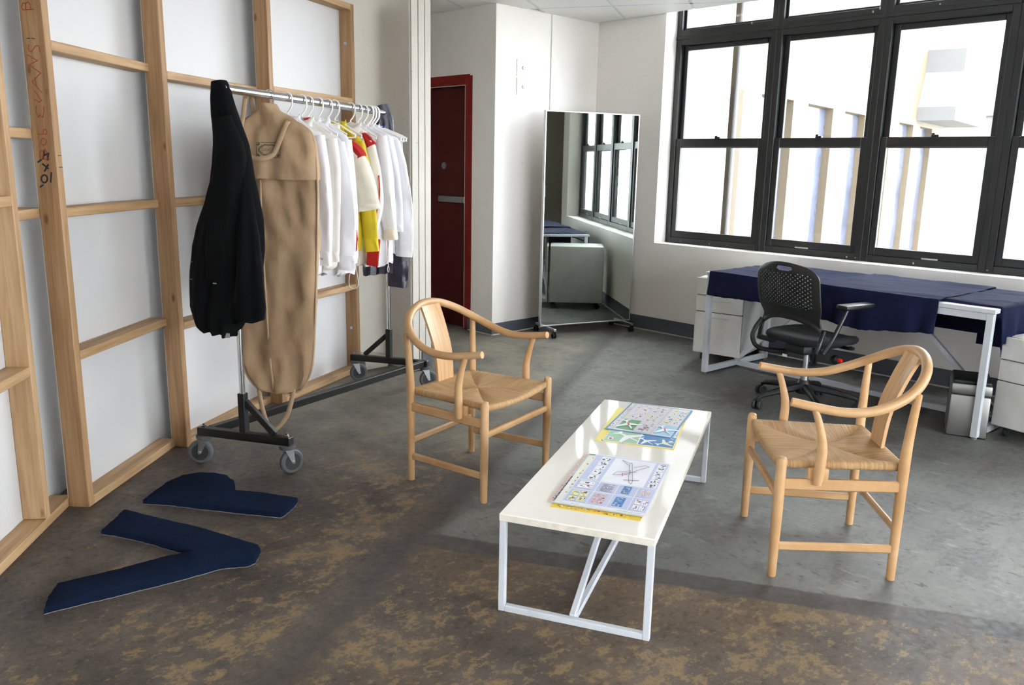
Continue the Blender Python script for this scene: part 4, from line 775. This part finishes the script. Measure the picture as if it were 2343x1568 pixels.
# ------------------------------------------------------------------ desk
DA = math.atan2(-1.855, -.11); DO = Vector((5.0, 3.19, 0)); DL, DD, DH = 1.86, .80, .735     # local x to the right along the front, y negative... depth is +y
desk = thing('desk', 'long white steel-framed desk under the windows', 'desk', tuple(DO), DA)       # local +y points to the wall
MB().box((DL/2, DD/2, DH-.0125), (DL+.02, DD+.02, .025), .003).build('desk_top', 'white_metal', desk)
mm = MB(); mm.bar((.02, .02, DH-.045), (DL-.02, .02, DH-.045), .035, .04, .002).bar((.02, DD-.02, DH-.045), (DL-.02, DD-.02, DH-.045), .035, .04, .002).build('top_rail', 'white_metal', desk)
for x in (.018, DL-.018):
    for y in (.018, DD-.018):
        MB().bar((x, y, .012), (x, y, DH-.025), .036, .036, .002).build('leg', 'white_metal', desk); MB().lathe([(0, 0), (.015, 0), (.015, .008), (.006, .012), (0, .012)], 12, (x, y, 0)).build('levelling_foot', 'zinc', desk)
    MB().bar((x, .036, .03), (x, DD-.036, .03), .036, .036, .002).build('floor_rail', 'white_metal', desk)
    MB().bar((x, DD/2, .05), (DL/2+(-.2 if x < .5 else .2), DD/2, DH-.03), .03, .03, .002).build('diagonal_brace', 'white_metal', desk)
MB().bar((.036, DD/2, .03), (DL-.036, DD/2, .03), .034, .034, .002).build('floor_bar', 'white_metal', desk)
def drape(label, x0, x1, fdrop, bdrop, seed, lift=.0, front=True, y_in=.0, edrop=0, nx=110, group='navy cloths on the desk'):
    t = tag(bpy.data.objects.new('navy_cloth', None), label, 'cloth', group); C.objects.link(t); t.location = DO; t.rotation_euler = (0, 0, DA)
    rows = []; v = -bdrop; vs_ = []
    while v < DD+.02+fdrop: vs_.append(v); v += .018
    m = MB(); ztop = DH+.004+lift
    for i in range(nx+1):
        xx = x0+(x1+edrop-x0)*i/nx; row = []
        for v in vs_:
            yb = DD+.014-max(0, v)*1.012; wv = noise.noise(Vector((xx*5, v*5, seed)))*.012+noise.noise(Vector((xx*1.7, v*14, seed+3)))*.007
            rid = .012*max(0, noise.noise(Vector((xx*2.3+v*1.5, v*.8, seed+5))))
            if v < 0: p = Vector((xx, DD+.014+.006+.010*noise.noise(Vector((xx*9, 0, seed))), ztop+v))
            elif v <= DD+.02-y_in: p = Vector((xx, yb, ztop+max(0, wv*.8)+rid+.002))
            else:
                e_ = v-(DD+.02-y_in); hemv = 1+.16*noise.noise(Vector((xx*2.2, 2, seed)))+.03*noise.noise(Vector((xx*25, 2, seed)))
                p = Vector((xx+.01*noise.noise(Vector((xx*3, e_*4, seed+7))), -.017+y_in-.014*min(1, e_*8)*(1.2+math.sin(xx*34+seed+2*noise.noise(Vector((xx*4, 0, seed))))*.7)*min(1, e_*5), ztop-e_*hemv))
            if xx > DL+.012:                     # over the desk end
                ov = xx-(DL+.012); dz = ov*(1+.12*noise.noise(Vector((v*3, 1, seed)))); p = Vector((DL+.020+.012*math.sin(v*30+seed)*min(1, ov*6)+.01*min(1, ov*8), p.y, min(p.z, ztop)-dz))
            row.append(p)
        rows.append(row)
    m.grid(rows); m.build('fabric', 'navy_cloth', t, smooth=70, solid=.003)
    return t
drape('dark navy cloth covering the left part of the desk, short front drop', .03, .98, .165, .10, 2.0)
drape('navy cloth over the right half of the desk with longest front drop', .80, 1.575, .225, .30, 5.0, lift=.010)
drape('navy cloth running off the right desk end beside the white cabinet', 1.50, DL+.012, 0, .36, 9.0, lift=.003, y_in=.075, edrop=.21, nx=60)
# ------------------------------------------------------------------ drawer pedestals
def pedestal(label, loc, rz, W, D, H, fronts, handles, mat='cabinet_white'):
    """local x = width along the front, y = depth, front at y=0 facing -y"""
    t = thing('drawer_cabinet', label, 'cabinet', loc, rz, 'white drawer pedestals')
    z0 = .065; MB().box((W/2, D/2+.012, (z0+H)/2), (W, D-.024, H-z0), .018).build('body', 'cabinet_side', t)
    MB().box((W/2, .010, (z0+H)/2), (W-.004, .006, H-z0-.004), .002).build('front_shadow', 'dark_gap', t, smooth=0)
    z = H
    for i, h_ in enumerate(fronts):
        d_ = MB().box((W/2, -.001, z-h_/2), (W-.002, .018, h_-.005), .005).build('drawer', mat, t)
        if handles[i]:
            hz = z-.035; MB().tube(smoothpath([(W*.28, -.008, hz), (W*.28, -.03, hz), (W*.72, -.03, hz), (W*.72, -.008, hz)], 1), .004, 8).build('handle', 'white_metal', d_)
        z -= h_
    for x in (.05, W-.05):
        for y in (.06, D-.06):
            c_ = MB().box((x, y, .058), (.03, .03, .016), .002).build('caster', 'black_plastic', t); MB().lathe([(0, -.012), (.02, -.012), (.025, -.006), (.025, .006), (.02, .012), (0, .012)], 16, (x, y+.01, .025), 'X').build('wheel', 'dark_rubber', c_)
    return t
pedestal('white three-drawer mobile cabinet at the left end of the desk', (5.315, 3.475, 0), math.radians(-80), .37, .57, .645, (.135, .125, .32), (0, 1, 1))
pedestal('white three-drawer mobile cabinet at the right edge of the picture', (5.055, 1.315, 0), math.radians(-103), .40, .56, .575, (.13, .12, .26), (0, 0, 0))
# ------------------------------------------------------------------ waste bin
bn = thing('waste_bin', 'slim brushed steel waste bin with black lid under the desk', 'bin', (4.872, 1.487, 0), math.radians(-70))
MB().box((.10, .14, .12), (.20, .28, .24), .012).build('body', 'steel', bn); MB().box((.10, .14, .2735), (.202, .282, .061), .012).build('collar', 'steel', bn); MB().box((.10, .14, .2415), (.194, .274, .006)).build('shadow_gap', 'dark_gap', bn, smooth=0)
MB().box((.10, .14, .312), (.19, .27, .022), .010).build('lid', 'black_plastic', bn); MB().box((.10, .14, .004), (.196, .276, .008), .002).build('foot_ring', 'black_plastic', bn)
# ------------------------------------------------------------------ office chair: local x forward
oc = thing('office_chair', 'black swivel office chair with perforated plastic back at the desk', 'chair', (4.785, 2.305, 0), math.radians(-15))
base_yaw = math.atan2(2.495-2.319, 4.438-4.771)-math.radians(-15)
for k in range(5):
    an = base_yaw+k*2*PI/5; cx_, sy_ = math.cos(an), math.sin(an)
    MB().tube([(.03*cx_, .03*sy_, .125), (.15*cx_, .15*sy_, .112), (.28*cx_, .28*sy_, .088), (.312*cx_, .312*sy_, .078), (.322*cx_, .322*sy_, .055)], [.026, .022, .016, .013, .010], 10).build('base_arm', 'black_plastic', oc)
    c_ = MB().lathe([(0, .05), (.008, .05), (.008, .075), (0, .075)], 10, (.322*cx_, .322*sy_, 0)).build('caster', 'black_plastic', oc)
    Mx = Matrix.Translation((.322*cx_, .322*sy_, .029)) @ Matrix.Rotation(an+.6+k, 4, 'Z')
    for s_ in (-1, 1): MB().lathe([(0, -.010), (.024, -.010), (.029, -.005), (.029, .005), (.024, .010), (0, .010)], 18, (0, 0, 0), 'Y').build('wheel', 'dark_rubber', c_, matrix=Mx @ Matrix.Translation((0, s_*.017, 0)))
MB().lathe([(0, .085), (.045, .085), (.05, .11), (.04, .15), (.03, .17), (0, .17)], 18).build('hub', 'black_plastic', oc)
MB().lathe([(0, .16), (.024, .16), (.024, .24), (.016, .24), (.016, .36), (0, .36)], 16).build('gas_column', 'zinc', oc)
MB().box((0, 0, .375), (.24, .16, .06), .015).box((.10, 0, .40), (.20, .22, .05), .015).build('tilt_mechanism', 'black_plastic', oc)
sp_ = []
for i in range(24):
    an = 2*PI*i/24; sx = math.copysign(abs(math.cos(an))**.55, math.cos(an)); sy = math.copysign(abs(math.sin(an))**.55, math.sin(an)); sp_.append((.02+.235*sx, .24*sy*(1-.08*(sx < 0)*abs(sx))))
rows = []
for sc_, z in ((.80, .418), (.95, .425), (1.0, .442), (.99, .460), (.93, .472), (.6, .468), (.2, .464)): rows.append([Vector((.02+(x-.02)*sc_, y*sc_, z-(.03*max(0, (x-.16)/.1)**2*sc_))) for x, y in sp_])
m = MB(); m.grid(rows, True); m.f += [tuple(range(23, -1, -1)), tuple(6*24+k for k in range(24))]; m.mi += [0, 0]; m.build('seat', 'black_mesh_fabric', oc, smooth=50)
MB().tube(smoothpath([(.14, -.20, .40), (.19, -.18, .385), (.205, -.1, .375), (.205, .1, .375), (.19, .18, .385), (.14, .20, .40)], 4), .011, 8).build('seat_lip', 'black_plastic', oc)
# perforated back shell
def bk(u, v):   # u -1..1 across, v 0..1 up
    hw = .236+.006*math.sin(PI*v)-.022*math.exp(-((v-.22)/.12)**2)+.020*max(0, 1-v/.12)
    if v > .82: hw -= .075*((v-.82)/.18)**2.2
    y = u*hw; x = -.205+.060*u*u*(1-.45*v)-.075*(v-.15)*(v > .15)-.02*math.sin(PI*v); z = .485+v*.43-.022*u*u*v
    if v < .42: z += .085*(1-abs(u)**2.4)*(1-v/.42)
    return Vector((x, y, z))
NU, NV = 58, 70; m = MB(); V = [bk(-1+2*i/NU, j/NV) for j in range(NV+1) for i in range(NU+1)]; F = []
for j in range(NV):
    for i in range(NU):
        u, v = -1+2*(i+.5)/NU, (j+.5)/NV
        hole = (i % 2 == 0 and j % 2 == 0) and abs(u) < .84 and .33+.10*u*u < v < .90-.07*u*u and (i//2+j//2) % 2 == 0
        handle = abs(u) < .27 and .88 < v < .945 and (abs(u)/.27)**2+((.945-v)/.065)**2 < 1.05
        if abs(u) < .32 and v > .84: hole = False
        if not (hole or handle): a_ = j*(NU+1)+i; F.append((a_, a_+1, a_+NU+2, a_+NU+1))
m.add(V, F); bo = m.build('back_shell', 'black_plastic', oc, smooth=50); q = bo.modifiers.new('s', 'SOLIDIFY'); q.thickness = .008
bo['label'] = 'perforated black plastic back with a hand slot'
for s_ in (-1, 1):
    MB().tube(smoothpath([(-.155, s_*.240, .53), (-.195, s_*.254, .47), (-.215, s_*.252, .41), (-.19, s_*.225, .35), (-.12, s_*.15, .335), (-.04, s_*.07, .345)], 5), .014, 10).build('back_tube', 'black_metal', oc)
    MB().tube(smoothpath([(-.16, s_*.255, .40), (-.12, s_*.275, .48), (-.06, s_*.285, .60), (-.03, s_*.285, .655)], 5), .013, 10).build('arm_post', 'black_metal', oc)
    MB().bar((-.16, s_*.255, .41), (-.12, s_*.15, .40), .03, .03, .006).build('arm_bracket', 'black_plastic', oc)
    MB().box((.055, s_*.278, .672), (.26, .085, .030), .013).build('arm_pad', 'black_plastic', oc)
MB().lathe([(0, 0), (.018, .0), (.024, -.012), (.024, -.035), (.016, -.045), (0, -.045)], 16, (.0, -.19, .345), 'Y').build('tension_knob', 'black_plastic', oc); MB().lathe([(0, 0), (.012, 0), (.012, -.02), (.008, -.026), (0, -.026)], 14, (.0, -.236, .345), 'Y').build('knob_button', 'red_plastic', oc)
MB().box((-.192, -.0, .343), (.004, .035, .014)).build('rating_label', 'white_plastic', oc, smooth=0)
# ------------------------------------------------------------------ rolling mirror
MH = math.radians(-18.45); mi = thing('rolling_mirror', 'tall frameless-look mirror on casters in the corner', 'mirror', (5.034, 4.842, 0), MH)   # x along its width, -y to the room
MW, MZ0, MZ1 = .92, .08, 1.882
m = MB(); m.box((.006, .012, (MZ0+MZ1)/2), (.012, .034, MZ1-MZ0), .002).box((MW-.006, .012, (MZ0+MZ1)/2), (.012, .034, MZ1-MZ0), .002).box((MW/2, .012, MZ0+.005), (MW-.024, .034, .010), .001).box((MW/2, .012, MZ1-.005), (MW-.024, .034, .010), .001).build('frame', 'zinc', mi)
MB().box((MW/2, .012, (MZ0+MZ1)/2), (MW-.024, .02, MZ1-MZ0-.02)).build('backing', 'cabinet_side', mi, smooth=0)
MB().box((MW/2, -.0005, (MZ0+MZ1)/2), (MW-.022, .005, MZ1-MZ0-.018)).build('mirror_glass', 'mirror_glass', mi, smooth=0)
for x in (.07, MW-.07):
    MB().bar((x, -.15, .070), (x, .20, .070), .025, .02, .002).build('foot_bar', 'zinc', mi)
    for y in (-.14, .19):
        c_ = MB().box((x, y, .052), (.022, .03, .016), .002).build('caster', 'black_plastic', mi)
        for s_ in (-1, 1): MB().lathe([(0, -.007), (.019, -.007), (.023, -.003), (.023, .003), (.019, .007), (0, .007)], 16, (x+s_*.011, y+.008, .023), 'X').build('wheel', 'black_plastic', c_)
# ------------------------------------------------------------------ white stand by the pier, seen in the mirror
st_ = thing('equipment_stand', 'white slotted equipment stand reflected in the mirror', 'stand', (5.62, .72, 0))
MB().box((0, 0, .66), (.045, .03, 1.30), .003).build('post', 'white_metal', st_); MB().box((0, .03, 1.10), (.20, .05, .15), .006).build('bracket', 'white_metal', st_); MB().box((.05, .03, 1.20), (.05, .04, .09), .004).build('arm', 'white_metal', st_)
MB().box((0, 0, .01), (.36, .05, .02), .004).box((0, 0, .01), (.05, .20, .02), .004).build('foot', 'white_metal', st_)
bq = MB(); wbox(bq, 5.967, 5.977, .6, YP-.02, 0, .009); wbox(bq, XD-.018, XD-.008, YP-.018, 5.42, 0, .009); wbox(bq, XD, 5.96, YP-.018, YP-.008, 0, .009)
struct(bq.build('trim_2', 'chip_white', smooth=0))
